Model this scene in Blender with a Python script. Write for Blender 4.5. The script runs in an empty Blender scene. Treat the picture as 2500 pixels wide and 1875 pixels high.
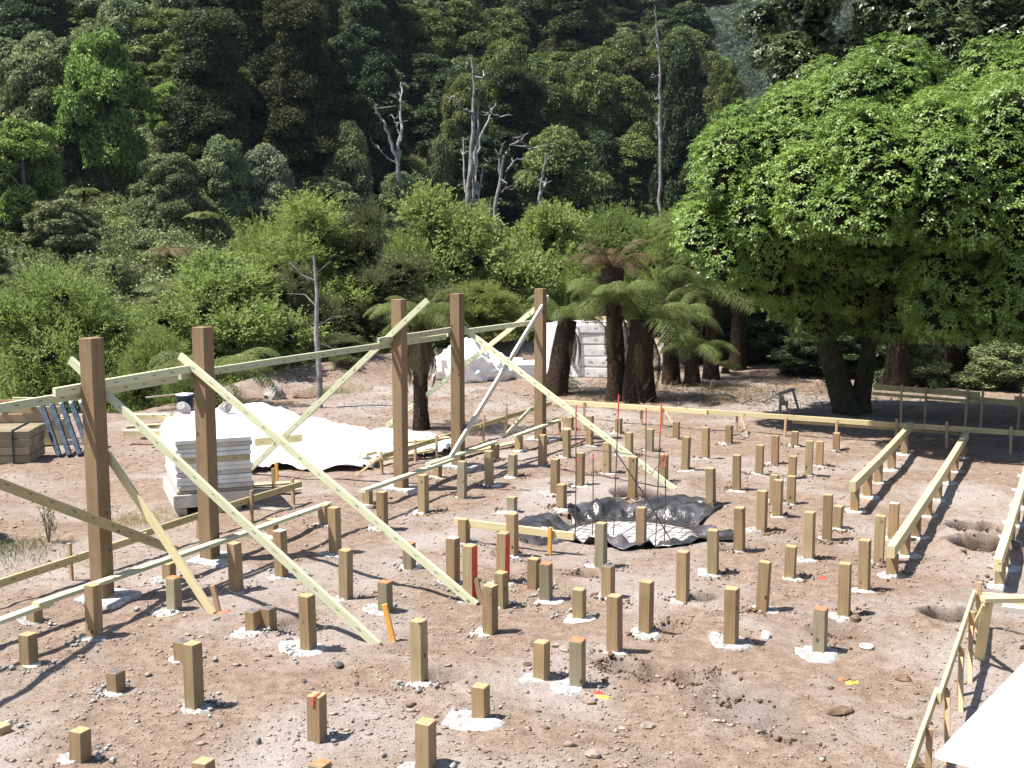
import bpy, bmesh, math, random
import numpy as np
from mathutils import Vector, Matrix

# ------------------------------------------------------------------ camera, sky, sun, exposure
SC = bpy.context.scene
COL = SC.collection
cam_d = bpy.data.cameras.new('camera'); cam = bpy.data.objects.new('camera', cam_d); COL.objects.link(cam)
cam_d.sensor_width = 36.0; cam_d.lens = 36.0 * 2900 / 2500
cam.location = (0, 0, 4.0); cam.rotation_euler = (math.radians(90 - 7.319), 0, 0)
cam_d.clip_start = 0.1; cam_d.clip_end = 4000
SC.camera = cam
HAZE = 0.0001
SUN_AZ, SUN_EL = math.radians(259), math.radians(62)      # azimuth measured from +Y towards +X
world = bpy.data.worlds.new('World'); SC.world = world; world.use_nodes = True
wn = world.node_tree; wn.nodes.clear()
sky = wn.nodes.new('ShaderNodeTexSky'); sky.sky_type = 'NISHITA'; sky.sun_disc = False
sky.sun_elevation = SUN_EL; sky.sun_rotation = SUN_AZ; sky.altitude = 200; sky.air_density = 1.0; sky.dust_density = 1.0
bg = wn.nodes.new('ShaderNodeBackground'); bg.inputs[1].default_value = 0.08
wo = wn.nodes.new('ShaderNodeOutputWorld')
wn.links.new(sky.outputs[0], bg.inputs[0]); wn.links.new(bg.outputs[0], wo.inputs[0])
sun_d = bpy.data.lights.new('sun', 'SUN'); sun_d.energy = 4.9; sun_d.angle = math.radians(0.53); sun_d.color = (1.0, 0.955, 0.89)
sun = bpy.data.objects.new('sun', sun_d); COL.objects.link(sun)
sv = Vector((math.sin(SUN_AZ) * math.cos(SUN_EL), math.cos(SUN_AZ) * math.cos(SUN_EL), math.sin(SUN_EL)))
sun.rotation_euler = sv.to_track_quat('Z', 'Y').to_euler()
SC.view_settings.view_transform = 'Standard'; SC.view_settings.look = 'None'
SC.view_settings.exposure = 1.15; SC.view_settings.gamma = 1.0; SC.view_settings.use_curve_mapping = False
SC.render.engine = 'CYCLES'
SC.cycles.max_bounces = 6; SC.cycles.diffuse_bounces = 3; SC.cycles.transmission_bounces = 2; SC.cycles.transparent_max_bounces = 4

rng = np.random.default_rng(11); random.seed(5)
# site grid: D1 runs along the rows of the building, R1 across them to the right
AY = math.radians(26.0626)
D1 = Vector((math.sin(AY), math.cos(AY), 0)); R1 = Vector((math.cos(AY), -math.sin(AY), 0)); UP = Vector((0, 0, 1))
def W(al, pe, z=0.0): return D1 * al + R1 * pe + UP * z

# ------------------------------------------------------------------ terrain
def sstep(a, b, x):
    t = np.clip((x - a) / (b - a), 0, 1); return t * t * (3 - 2 * t)
_h = np.random.default_rng(3).random((64, 64))
def vnoise(x, y):
    xi = np.floor(x).astype(int); yi = np.floor(y).astype(int); fx = x - xi; fy = y - yi
    fx = fx * fx * (3 - 2 * fx); fy = fy * fy * (3 - 2 * fy)
    a = _h[xi % 64, yi % 64]; b = _h[(xi + 1) % 64, yi % 64]; c = _h[xi % 64, (yi + 1) % 64]; d = _h[(xi + 1) % 64, (yi + 1) % 64]
    return (a * (1 - fx) + b * fx) * (1 - fy) + (c * (1 - fx) + d * fx) * fy - .5
PITS = [(15.15, -5.55, 1.15, .20), (13.9, -6.35, .28, .28), (17.0, -6.2, .35, .16)]   # along, across, radius, depth
HOLES = [(4.55, 12.0, .26, .18), (5.95, 14.7, .36, .62), (6.15, 15.6, .27, .55), (2.10, 12.66, .17, .16), (.75, 10.72, .16, .05), (.98, 10.52, .2, .07), (1.28, 10.36, .2, .07), (1.6, 10.25, .18, .06), (1.9, 10.2, .15, .04), (2.75, 14.75, .2, .07), (0.9, 13.6, .2, .06),
         (-0.62, 10.32, .22, .07), (1.62, 11.62, .15, .06), (2.25, 9.2, .3, .04), (-.1, 14.5, .16, .07), (2.0, 9.7, .5, .05), (-2.15, 11.65, .3, .06), (3.3, 11.6, .35, .04)]
def T(x, y):
    x = np.asarray(x, float); y = np.asarray(y, float)
    yy = np.maximum(y, 1.0); u = x / yy
    z = .05 * vnoise(x * .6 + 9, y * .6) + .04 * vnoise(x * 2.1, y * 2.1 + 5) + .024 * vnoise(x * 5.3 + 3, y * 5.3) + .012 * vnoise(x * 13.1, y * 13.1 + 4)
    al = x * D1.x + y * D1.y; pe = x * R1.x + y * R1.y
    for a, p, r, d in PITS:
        q = np.hypot((al - a) / 1.05, pe - p) / r; z = z - d * (1 - sstep(.75, 1.15, q))
    for hx, hy, r, d in HOLES:
        q = np.hypot(x - hx, (y - hy)) / r; z = z - d * (1 - sstep(.55, 1.0, q)) + d * .2 * np.exp(-((q - 1.25) / .22) ** 2)
    ye = 25.5 + 8 * sstep(-.34, -.15, u) + 5 * sstep(-.15, 0, u) + 14 * sstep(.0, .2, u)
    z = z - 3.0 * sstep(0, 10, y - ye) + .5 * np.exp(-((y - ye + .5) / 1.2) ** 2) * sstep(-.32, -.1, u) * (1 - sstep(.0, .1, u))
    y0 = 47 + 31 * sstep(-.32, .08, u)
    rise = .42 * np.maximum(y - y0, 0)
    cap = 90 - 78 * sstep(.085, .165, u)
    hill = cap * (1 - np.exp(-rise / cap * 1.0)) * 1.0
    hill = np.where(cap < 80, np.minimum(rise, cap + 0 * rise), np.minimum(rise, 90))
    z = z + hill + sstep(0, 30, y - y0) * (7 * vnoise(x * .035 + 2, y * .035) + 3 * vnoise(x * .09, y * .09 + 7))
    return z
def Tz(x, y): return float(T(np.array([x]), np.array([y]))[0])
PILES = [
    (-4.48, 10.595, 0.311, '', 'short pile near the left edge, third pile in from the bottom left corner'),
    (-4.128, 11.334, 0.556, '', 'tall pile standing right in front of the leftmost heavy post'),
    (-3.598, 12.253, 0.356, 'o', 'short pile with orange top beside the foot of the lowest brace'),
    (-3.965, 13.354, 0.202, 'b', 'stub under the bearer where the left edge brace ends'),
    (-4.925, 11.844, 0.157, 'b', 'leftmost stub carrying the near left bearer'),
    (-3.083, 12.876, 0.566, '', 'tall pile just right of the second heavy post from the left'),
    (-2.687, 13.444, 0.563, 'w', 'pile with bleached top crossed by the longest left brace'),
    (-3.185, 15.43, 0.211, 'b', 'stub under the left bearer half hidden behind the bleached pile'),
    (-2.595, 11.51, 0.237, 'k', 'left one of two short dark topped piles standing close together'),
    (-2.446, 11.554, 0.253, 'k', 'right one of two short dark topped piles with a pale notched face'),
    (-1.95, 10.967, 0.568, '', 'tall knotty pile in a round white concrete collar left of the orange peg'),
    (-3.105, 10.769, 0.187, 'k', 'dark topped stub hidden behind the tall pile at lower left'),
    (-2.691, 9.642, 0.563, '', 'tall pile at lower left with a stub right behind it'),
    (-3.49, 10.046, 0.162, 'k', 'lowest grey topped stub in a cratered white concrete ring at lower left'),
    (-4.117, 9.14, 0.057, 'p', 'pale cut stub at the left edge near the bottom corner'),
    (-3.276, 8.579, 0.263, '', 'pile nearest the bottom left corner with white concrete at its foot'),
    (-2.204, 8.086, 0.244, '', 'pile cut by the bottom edge left of the red marked pile'),
    (-1.547, 9.001, 0.366, 'r', 'pile at the bottom with a red paint stroke over its top edge'),
    (-1.365, 8.065, 0.238, 'o', 'orange topped pile just showing at the bottom edge'),
    (-2.214, 14.486, 0.59, '', 'slim tall pile between the two long left braces'),
    (-1.827, 12.664, 0.549, '', 'tall pile just above the long left brace where it nears the ground'),
    (-1.338, 12.158, 0.337, 'o', 'short orange topped pile right of the longest brace, behind the orange peg'),
    (-1.232, 13.903, 0.291, 'o', 'short pile crossed by the second long brace'),
    (-1.754, 15.713, 0.519, '', 'pile left of the long middle brace, nearest to the mid bearer end'),
    (-0.828, 10.187, 0.578, '', 'tall lone pile at the bottom centre left of the brace foot'),
    (-0.257, 9.357, 0.303, '', 'pile on a wide white concrete disc at the bottom centre'),
    (-0.645, 8.461, 0.38, '', 'tall pile cut by the bottom edge at the centre'),
    (-0.674, 13.184, 0.544, 'w', 'pile with white bleached top left of the red striped pair'),
    (-0.452, 12.508, 0.641, 's', 'left red striped pile beside the foot of the second brace'),
    (-0.622, 15.035, 0.309, '', 'short pile touching the left end of the profile board by the pit'),
    (0.005, 14.356, 0.543, '', 'yellowish pile in front of the profile board by the black plastic'),
    (-0.103, 13.185, 0.605, 's', 'right red striped pile with a shorter one in front'),
    (-0.113, 12.381, 0.375, '', 'short pile directly in front of the right red striped pile'),
    (-0.218, 11.512, 0.495, '', 'tall pile in the middle just right of the second brace foot'),
    (0.242, 13.016, 0.351, 'd', 'dark stained pile next to an orange topped one'),
    (0.371, 12.56, 0.422, 'o', 'orange topped grey pile below the pit, beside the dark stained pile'),
    (0.699, 11.966, 0.317, '', 'short pile alone below the orange topped grey pile'),
    (0.266, 10.274, 0.351, '', 'left one of two piles sharing a white concrete pad at the bottom'),
    (0.578, 10.05, 0.448, 'o', 'orange topped pile beside the yellow paint mark at the bottom'),
    (1.07, 13.906, 0.537, 'g', 'grey green pile standing in front of the black plastic edge'),
    (1.061, 12.717, 0.352, 'k', 'short dark splotched pile below the grey green one'),
    (0.974, 10.888, 0.583, '', 'tall knotty pile right of the orange topped pile in the foreground'),
    (1.349, 11.555, 0.524, '', 'pile with a little stone at its foot, bottom centre right'),
    (1.862, 12.559, 0.557, '', 'tall pile beside a dark dug hollow below the plastic'),
    (2.376, 13.655, 0.518, '', 'pile right of the plastic corner with a long dark shadow'),
    (2.142, 11.199, 0.564, '', 'tall pile on a round grey concrete disc right of bottom centre'),
    (2.665, 12.23, 0.535, '', 'tall pile two places left of the orange topped one at lower right'),
    (3.254, 13.503, 0.363, '', 'short pale pile on a cone of concrete at centre right'),
    (3.676, 14.317, 0.573, '', 'pile left of the near end of the long bearer, second from the short stub'),
    (2.869, 14.6, 0.563, '', 'pile with a shallow dug hollow, right of the plastic sheet'),
    (3.357, 15.602, 0.554, '', 'cracked pile in the row right of the black plastic'),
    (4.137, 15.218, 0.59, '', 'tall pile with a short stub right beside it'),
    (4.431, 15.8, 0.306, 'd', 'short dark stub right beside a tall pile'),
    (2.953, 10.985, 0.424, 'o', 'orange topped pile in a wet grey concrete puddle at lower right'),
    (3.467, 12.011, 0.578, '', 'tall pile behind the orange topped pile at lower right'),
    (3.962, 12.985, 0.571, '', 'tall pile left of the stub that carries the long bearer end'),
    (4.484, 14.133, 0.571, '', 'front pile of the two standing left of the long bearer end'),
    (5.004, 15.217, 0.476, 'w', 'rear pile of the two touching the long bearer'),
    (4.965, 16.848, 0.32, 'b', 'stub carrying the near end of the left one of the three bearers'),
    (4.485, 13.628, 0.232, 'b', 'stub carrying the near end of the middle long bearer'),
    (5.61, 13.266, 0.217, 'b', 'stub carrying the near end of the bearer at the right edge'),
    (4.103, 19.373, 0.494, '', 'pile second left of the reddish one in the back right rows'),
    (4.564, 20.276, 0.5, 'c', 'reddish brown pile in the back right rows'),
    (5.302, 21.957, 0.283, '', 'short far pile at the edge of the tree shade'),
    (4.889, 19.236, 0.59, 'y', 'yellowish pile with a shorter one close on its right'),
    (5.26, 19.991, 0.449, 'c', 'reddish pile close right of the yellowish one'),
    (4.56, 18.98, 0.384, '', 'pile peeking out behind another at centre right'),
    (4.135, 17.23, 0.419, '', 'front one of two overlapping piles at centre right'),
    (3.887, 17.272, 0.429, '', 'pale pile hidden half behind a darker one at centre right'),
    (3.737, 16.369, 0.543, '', 'darker pile in front of the half hidden pale one'),
    (5.991, 21.624, 0.315, 'c', 'short reddish far pile half in tree shade near the pegs'),
    (3.49, 18.097, 0.568, '', 'pile at the centre right with the widest gap around it'),
    (2.927, 17.124, 0.555, '', 'pile standing at the far corner of the black plastic'),
    (1.68, 15.086, 0.449, '', 'pile standing inside the lined pit'),
    (1.827, 17.651, 0.628, '', 'tall pile at the rear edge of the pit under the far brace'),
    (2.441, 18.753, 0.452, 'r', 'pile behind the leaning rebar near the far brace foot'),
    (1.59, 19.547, 0.508, '', 'pile partly covered by the far brace, behind the rebar'),
    (1.078, 18.461, 0.534, '', 'pile left of the rebar with an orange sprayed tie beside it'),
    (0.665, 17.942, 0.537, '', 'pile just behind the short pile at the boxed footing'),
    (0.723, 16.949, 0.354, 't', 'short pile on a boxed concrete footing beside the pit'),
    (0.977, 20.87, 0.501, '', 'pile left of the first rebar, in front of the far brace'),
    (0.527, 20.192, 0.524, '', 'pile near the last heavy post in the bearer shadow'),
    (1.466, 22.143, 0.551, '', 'pile hidden partly behind the far brace near its middle'),
    (1.185, 23.982, 0.241, '', 'far pile half behind the far brace'),
    (2.11, 21.081, 0.411, '', 'pile just above the lower end of the far brace'),
    (2.539, 21.515, 0.402, 'g', 'greyish pile between the two tallest rebar'),
    (2.136, 23.485, 0.296, 'd', 'short far pile with a dark upper half in a white patch'),
    (3.196, 22.806, 0.328, 'k', 'short far pile with a dark rounded top'),
    (2.948, 19.826, 0.553, '', 'pile right of the rebar in the middle of the site'),
    (3.448, 20.817, 0.549, '', 'tall pile in the second far row right of the rebar'),
    (4.136, 22.319, 0.342, 'k', 'short dark capped pile beneath the far profile board'),
    (-1.277, 16.78, 0.531, 'y', 'yellowish pile in front of the mid bearer'),
    (-0.756, 17.69, 0.547, 'g', 'greyish pile in front of the fourth heavy post'),
    (-0.366, 18.645, 0.535, 'y', 'yellowish pile at the far end of the mid bearer'),
    (0.011, 19.221, 0.371, 'g', 'short grey pile right of the mid bearer end'),
    (-0.001, 16.69, 0.227, 'g', 'short grey topped pile behind the yellowish one by the profile board'),
    (-2.134, 17.199, 0.234, 'b', 'stub carrying the near end of the mid bearer'),
    (-1.223, 19.161, 0.222, 'b', 'stub under the middle of the mid bearer'),
    (-0.304, 20.754, 0.266, 'b', 'stub carrying the far end of the mid bearer'),
    (0.124, 21.614, 0.277, 'b', 'stub carrying the near end of the farthest bearer'),
    (-2.589, 15.981, 0.274, 'b', 'stub carrying the far end of the left bearer'),
]
KEY_TREES = [
    ('podocarp', -18.5, 74.5, 9.8, 2.95, 'broad dark olive conifer high on the left slope, left of the pair'),
    ('podocarp', -14.5, 82.5, 11.9, 3.13, 'tall dark conifer with its straight trunk showing, right of the pair'),
    ('bright', -23.7, 70.5, 8.8, 2.55, 'bright green tree on a bare leaning trunk on the left slope'),
    ('bright', -25.4, 62.5, 5.6, 2.16, 'bright green tree at the left edge over a dark leafy trunk'),
    ('bright', -22.0, 77.5, 3.4, 1.47, 'small light green tree between the dark conifer and the fern slope'),
    ('round', -28.1, 71.5, 6.7, 3.08, 'large grey green round tree at the upper left edge'),
    ('round', -17.0, 70.5, 4.3, 1.9, 'grey green domed tree left of the palest dome'),
    ('silver', -14.8, 73.0, 4.1, 2.22, 'palest silvery green domed tree below the tall conifer'),
    ('round', -18.9, 66.5, 3.4, 2.18, 'olive grey rounded tree left of the two domes'),
    ('round', -23.0, 61.0, 2.2, 2.1, 'grey green bushy tree low on the left slope'),
    ('round', -12.0, 76.5, 3.2, 2.64, 'grey bushy tree beneath the tall conifer on the right'),
    ('dark', -36.3, 93.0, 8.0, 3.53, 'very dark tree in the top left corner'),
    ('dark', -12.5, 90.0, 7.9, 2.79, 'dark tree right of the tall conifer pair'),
    ('dark', -9.3, 85.0, 9.6, 2.49, 'dark green crown behind the left dead tree'),
    ('olive', -0.5, 99.5, 11.5, 3.26, 'olive crowned tree right behind the tall dead trunks'),
    ('olive', 2.9, 101.5, 10.0, 3.33, 'olive tree second right from the tall dead trunks'),
    ('olive', 6.5, 103.0, 11.3, 3.55, 'olive tree left of the bare spar trunk'),
    ('olive', 9.8, 102.5, 9.8, 3.0, 'olive tree beside the bare spar trunk'),
    ('olive', -3.7, 91.0, 8.7, 2.35, 'small crowned olive tree behind the tall dead trunks'),
    ('olive', -7.7, 109.0, 8.1, 3.38, 'olive tree high above the dead trunks'),
    ('dark', 2.8, 92.0, 6.3, 2.22, 'dark shaded tree with bare stems under the olive canopy'),
    ('dark', 7.0, 93.0, 7.4, 2.57, 'dark shaded tree left of the foot of the spar'),
    ('dark', 13.2, 94.0, 14.1, 2.43, 'dark narrow tree just right of the spar'),
    ('dark', 14.7, 91.0, 8.3, 2.35, 'dark tree beside the edge of the big glossy tree'),
    ('olive', 18.2, 105.0, 9.3, 2.17, 'olive tree before the hazy far hill'),
    ('round', -5.1, 85.0, 5.8, 1.47, 'small grey domed tree between the dead trees'),
    ('round', -7.6, 81.0, 4.1, 1.96, 'round shrubby tree at the foot of the left dead tree'),
    ('round', 1.5, 89.5, 4.5, 2.47, 'grey green round tree at the foot of the short dead stump'),
    ('round', -11.1, 81.5, 5.9, 1.97, 'mid green round tree between conifer and left dead tree'),
    ('bright', -12.3, 86.0, 3.0, 1.33, 'small lighter green tree between conifer and left dead tree'),
]
DEAD_TREES = [
    ('left dead tree with a forked grey trunk and broken arms', [[(-7.26, 80.0, 2.63, 0.31), (-7.26, 80.0, 3.05, 0.248), (-7.38, 80.0, 4.95, 0.207), (-7.48, 80.0, 7.37, 0.193), (-7.73, 80.0, 9.25, 0.166)], [(-7.71, 80.0, 8.98, 0.138), (-8.07, 80.0, 10.05, 0.138), (-8.39, 80.0, 11.11, 0.124), (-8.78, 80.0, 11.64, 0.083), (-9.05, 80.0, 12.17, 0.055)], [(-7.61, 80.0, 8.45, 0.152), (-7.43, 80.7, 10.37, 0.139), (-7.5, 81.4, 12.31, 0.112), (-7.42, 82.1, 13.33, 0.085), (-7.53, 82.8, 14.09, 0.057)], [(-7.79, 80.0, 8.58, 0.069), (-8.38, 79.65, 8.96, 0.06), (-8.82, 79.3, 9.41, 0.055), (-9.22, 78.95, 10.1, 0.038)], [(-7.37, 80.0, 9.91, 0.069), (-7.66, 80.35, 10.87, 0.055), (-7.85, 80.7, 11.44, 0.042)], [(-7.4, 80.0, 11.9, 0.055), (-7.49, 79.3, 12.62, 0.055), (-7.47, 78.6, 12.86, 0.033)], [(-8.65, 80.0, 11.37, 0.061), (-8.97, 80.0, 11.77, 0.069), (-8.91, 80.0, 12.3, 0.028)]]),
    ('tallest dead tree with several silvery stems and broken limbs', [[(-2.98, 81.0, 0.91, 0.314), (-2.98, 81.0, 5.64, 0.251), (-2.81, 81.0, 7.69, 0.223), (-2.66, 81.0, 9.85, 0.196), (-2.57, 81.0, 12.54, 0.14), (-2.59, 81.0, 14.14, 0.098), (-2.69, 81.0, 15.65, 0.056)], [(-2.62, 81.0, 0.91, 0.168), (-2.62, 81.0, 5.78, 0.168), (-2.48, 81.0, 8.5, 0.168), (-2.33, 81.0, 10.39, 0.14), (-2.24, 81.0, 12.54, 0.056)], [(-2.35, 81.0, 6.46, 0.112), (-2.36, 81.7, 8.54, 0.118), (-2.23, 82.4, 10.23, 0.114), (-1.69, 83.1, 11.39, 0.1), (-1.42, 83.8, 12.14, 0.087), (-1.11, 84.5, 12.85, 0.044)], [(-2.74, 81.0, 11.95, 0.07), (-3.21, 80.65, 12.02, 0.083), (-3.66, 80.3, 12.41, 0.055), (-4.04, 79.95, 12.74, 0.036)], [(-2.38, 81.0, 11.87, 0.061), (-1.92, 81.35, 11.71, 0.056), (-1.38, 81.7, 11.86, 0.056), (-0.78, 82.05, 11.67, 0.028)], [(-2.56, 81.0, 14.27, 0.045), (-2.03, 80.3, 14.05, 0.066), (-1.74, 79.6, 14.15, 0.038)], [(-2.26, 81.0, 0.91, 0.084), (-2.26, 81.0, 6.33, 0.084), (-1.93, 81.0, 8.23, 0.073), (-1.59, 81.0, 8.64, 0.039)], [(-3.15, 81.0, 6.6, 0.084), (-3.25, 81.7, 8.54, 0.07), (-3.32, 82.4, 10.23, 0.04)]]),
    ('dead tree with an arching crooked top right of the tallest one', [[(-1.13, 79.0, -0.95, 0.204), (-1.13, 79.0, 5.6, 0.163), (-0.75, 79.0, 7.33, 0.15), (-0.54, 79.0, 8.92, 0.123), (-0.13, 79.0, 9.58, 0.095), (0.54, 79.0, 9.84, 0.082), (1.07, 79.0, 10.37, 0.038)], [(-0.75, 79.0, 7.6, 0.109), (-0.83, 79.0, 8.79, 0.082), (-0.7, 79.0, 9.31, 0.054)], [(0.54, 79.0, 9.79, 0.065), (1.08, 79.7, 9.55, 0.071), (1.5, 80.4, 9.27, 0.042)], [(0.54, 79.0, 9.79, 0.06), (0.35, 78.65, 10.13, 0.038)], [(-0.59, 79.0, 7.07, 0.071), (-0.22, 79.35, 8.14, 0.071), (0.32, 79.7, 8.75, 0.033)], [(-0.67, 79.0, 6.54, 0.06), (-0.32, 78.3, 7.09, 0.032)]]),
    ('short dead stump with a pale pointed stem', [[(1.77, 80.0, -1.69, 0.173), (1.77, 80.0, 5.35, 0.138), (1.91, 80.0, 6.57, 0.152), (2.04, 80.0, 6.97, 0.138)], [(1.91, 80.0, 6.57, 0.097), (2.04, 80.0, 7.91, 0.097), (2.2, 80.0, 8.98, 0.044)], [(2.04, 80.0, 6.84, 0.11), (2.28, 80.7, 7.27, 0.07)]]),
    ('tall bare spar trunk rising above the forest canopy', [[(11.51, 93.0, 3.56, 0.28), (11.51, 93.0, 4.16, 0.224), (11.49, 93.0, 7.61, 0.208), (11.4, 93.0, 11.34, 0.192), (11.31, 93.0, 14.72, 0.144), (11.14, 93.0, 17.77, 0.096), (10.95, 93.0, 20.19, 0.048), (10.78, 93.0, 21.1, 0.026)], [(11.59, 93.0, 11.34, 0.064), (11.76, 93.0, 12.57, 0.058), (11.87, 93.0, 13.03, 0.032)], [(11.32, 93.0, 12.26, 0.048), (11.09, 93.7, 12.26, 0.032)], [(11.32, 93.0, 14.11, 0.048), (10.94, 92.65, 13.95, 0.032)], [(11.23, 93.0, 15.79, 0.042), (10.9, 93.35, 15.93, 0.026)], [(11.14, 93.0, 17.47, 0.032), (10.84, 92.3, 17.91, 0.019)]]),
]

# ------------------------------------------------------------------ materials
def mat(name):
    m = bpy.data.materials.new(name); m.use_nodes = True
    nt = m.node_tree; nt.nodes.clear()
    out = nt.nodes.new('ShaderNodeOutputMaterial')
    return m, nt, out
def N(nt, typ, **kw):
    n = nt.nodes.new(typ)
    for k, v in kw.items():
        if k.startswith('i_'):
            key = k[2:]; key = int(key) if key.isdigit() else key.replace('_', ' ')
            n.inputs[key].default_value = v
        else: setattr(n, k, v)
    return n
def ramp(nt, fac, stops):
    r = nt.nodes.new('ShaderNodeValToRGB'); e = r.color_ramp.elements
    while len(e) < len(stops): e.new(.5)
    for i, (p, c) in enumerate(stops):
        e[i].position = p; e[i].color = (c[0], c[1], c[2], 1) if not isinstance(c, (int, float)) else (c, c, c, 1)
    nt.links.new(fac, r.inputs[0]); return r.outputs[0]
def mix(nt, a, b, fac, blend='MIX'):
    n = nt.nodes.new('ShaderNodeMix'); n.data_type = 'RGBA'; n.blend_type = blend
    for s, v in ((n.inputs[6], a), (n.inputs[7], b), (n.inputs[0], fac)):
        if hasattr(v, 'links'): nt.links.new(v, s)
        elif isinstance(v, (int, float)): s.default_value = v
        else: s.default_value = (v[0], v[1], v[2], 1)
    return n.outputs[2]
def noise(nt, vec, scale, detail=4, rough=.55, dist=0):
    n = N(nt, 'ShaderNodeTexNoise'); n.inputs['Scale'].default_value = scale; n.inputs['Detail'].default_value = detail
    n.inputs['Roughness'].default_value = rough; n.inputs['Distortion'].default_value = dist
    if vec is not None: nt.links.new(vec, n.inputs['Vector'])
    return n.outputs['Fac']
def pbsdf(nt, out, col, rough=.8, spec=.3, bump=None, bstr=.3, bdist=.01):
    p = N(nt, 'ShaderNodeBsdfPrincipled')
    if hasattr(col, 'links'): nt.links.new(col, p.inputs['Base Color'])
    else: p.inputs['Base Color'].default_value = (*col, 1)
    if hasattr(rough, 'links'): nt.links.new(rough, p.inputs['Roughness'])
    else: p.inputs['Roughness'].default_value = rough
    p.inputs['Specular IOR Level'].default_value = spec
    if bump is not None:
        b = N(nt, 'ShaderNodeBump'); b.inputs['Strength'].default_value = bstr; b.inputs['Distance'].default_value = bdist
        nt.links.new(bump, b.inputs['Height']); nt.links.new(b.outputs[0], p.inputs['Normal'])
    nt.links.new(p.outputs[0], out.inputs[0]); return p
def stretch(nt, sx, sy, sz, rnd=True):
    tc = N(nt, 'ShaderNodeTexCoord'); mp = N(nt, 'ShaderNodeMapping'); mp.inputs['Scale'].default_value = (sx, sy, sz)
    if rnd:
        oi = N(nt, 'ShaderNodeObjectInfo'); mu = N(nt, 'ShaderNodeMath', operation='MULTIPLY'); mu.inputs[1].default_value = 37.0
        nt.links.new(oi.outputs['Random'], mu.inputs[0]); cb = N(nt, 'ShaderNodeCombineXYZ')
        for i in range(3): nt.links.new(mu.outputs[0], cb.inputs[i])
        nt.links.new(cb.outputs[0], mp.inputs['Location'])
    nt.links.new(tc.outputs['Object'], mp.inputs['Vector']); return mp.outputs[0]
def objrand(nt): return N(nt, 'ShaderNodeObjectInfo').outputs['Random']

def wood_mat(name, c_dark, c_mid, c_light, along='X', stamps=False, knots=True, vary=.35):
    m, nt, out = mat(name)
    s = (1.2, 30, 30) if along == 'X' else (30, 30, 1.2)
    v = stretch(nt, *s)
    g1 = noise(nt, v, 1.6, 5, .6, .6)
    lo_ = tuple(a * .45 + b * .55 for a, b in zip(c_dark, c_mid)); hi_ = tuple(a * .5 + b * .5 for a, b in zip(c_light, c_mid))
    col = ramp(nt, g1, [(.3, lo_), (.52, c_mid), (.75, hi_)])
    v2 = stretch(nt, 1, 1, 1)
    big = noise(nt, v2, 2.2, 3)
    col = mix(nt, col, c_dark, ramp(nt, big, [(.5, 0.), (.78, .55)]))
    if knots:
        k = N(nt, 'ShaderNodeTexVoronoi'); k.inputs['Scale'].default_value = 3.4
        mp = stretch(nt, 1.0, 1.7, 1.7) if along == 'X' else stretch(nt, 1.7, 1.7, 1.0)
        nt.links.new(mp, k.inputs['Vector'])
        kk = ramp(nt, k.outputs['Distance'], [(.05, 1.), (.12, 0.)])
        col = mix(nt, col, tuple(c * .35 for c in c_dark), kk)
    r = objrand(nt)
    hv = N(nt, 'ShaderNodeHueSaturation'); nt.links.new(col, hv.inputs['Color'])
    mr = N(nt, 'ShaderNodeMapRange'); mr.inputs[3].default_value = 1 - vary / 2; mr.inputs[4].default_value = 1 + vary / 2
    nt.links.new(r, mr.inputs[0]); nt.links.new(mr.outputs[0], hv.inputs['Value'])
    col = hv.outputs[0]
    if stamps:       # rows of small dark grade stamps printed along the board
        tc = N(nt, 'ShaderNodeTexCoord'); sp = N(nt, 'ShaderNodeSeparateXYZ'); nt.links.new(tc.outputs['Object'], sp.inputs[0])
        md = N(nt, 'ShaderNodeMath', operation='PINGPONG'); md.inputs[1].default_value = .15; nt.links.new(sp.outputs[0], md.inputs[0])
        a = N(nt, 'ShaderNodeMath', operation='LESS_THAN'); a.inputs[1].default_value = .028; nt.links.new(md.outputs[0], a.inputs[0])
        ab = N(nt, 'ShaderNodeMath', operation='ABSOLUTE'); nt.links.new(sp.outputs[2], ab.inputs[0])
        b = N(nt, 'ShaderNodeMath', operation='LESS_THAN'); b.inputs[1].default_value = .007; nt.links.new(ab.outputs[0], b.inputs[0])
        c = N(nt, 'ShaderNodeMath', operation='MULTIPLY'); nt.links.new(a.outputs[0], c.inputs[0]); nt.links.new(b.outputs[0], c.inputs[1])
        br = ramp(nt, noise(nt, stretch(nt, 30, 30, 90), 1.0, 2), [(.38, 0.), (.5, .9)])
        d = N(nt, 'ShaderNodeMath', operation='MULTIPLY'); nt.links.new(c.outputs[0], d.inputs[0]); nt.links.new(br, d.inputs[1])
        col = mix(nt, col, (.05, .06, .04), d.outputs[0])
    pbsdf(nt, out, col, .75, .25, g1, .5, .004)
    return m
M_PILE = wood_mat('pile_timber', (.17, .112, .056), (.30, .208, .112), (.40, .30, .18), 'Z')
M_PILE_Y = wood_mat('pile_timber_yellow', (.18, .13, .068), (.31, .235, .13), (.41, .325, .19), 'Z')
M_PILE_C = wood_mat('pile_timber_reddish', (.22, .125, .065), (.36, .22, .12), (.45, .29, .18), 'Z')
M_PILE_G = wood_mat('pile_timber_grey', (.16, .13, .08), (.27, .23, .15), (.36, .31, .22), 'Z')
M_POST = wood_mat('post_timber', (.13, .082, .044), (.245, .165, .095), (.335, .24, .148), 'Z', vary=.15)
M_GREEN = wood_mat('treated_pine_green', (.42, .44, .27), (.55, .56, .37), (.66, .66, .47), 'X', stamps=True)
M_PINE = wood_mat('pine_yellow', (.46, .38, .20), (.60, .51, .29), (.70, .62, .40), 'X')
M_PINE_O = wood_mat('pine_profile', (.30, .25, .12), (.42, .36, .19), (.54, .48, .28), 'X', stamps=True)
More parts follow.
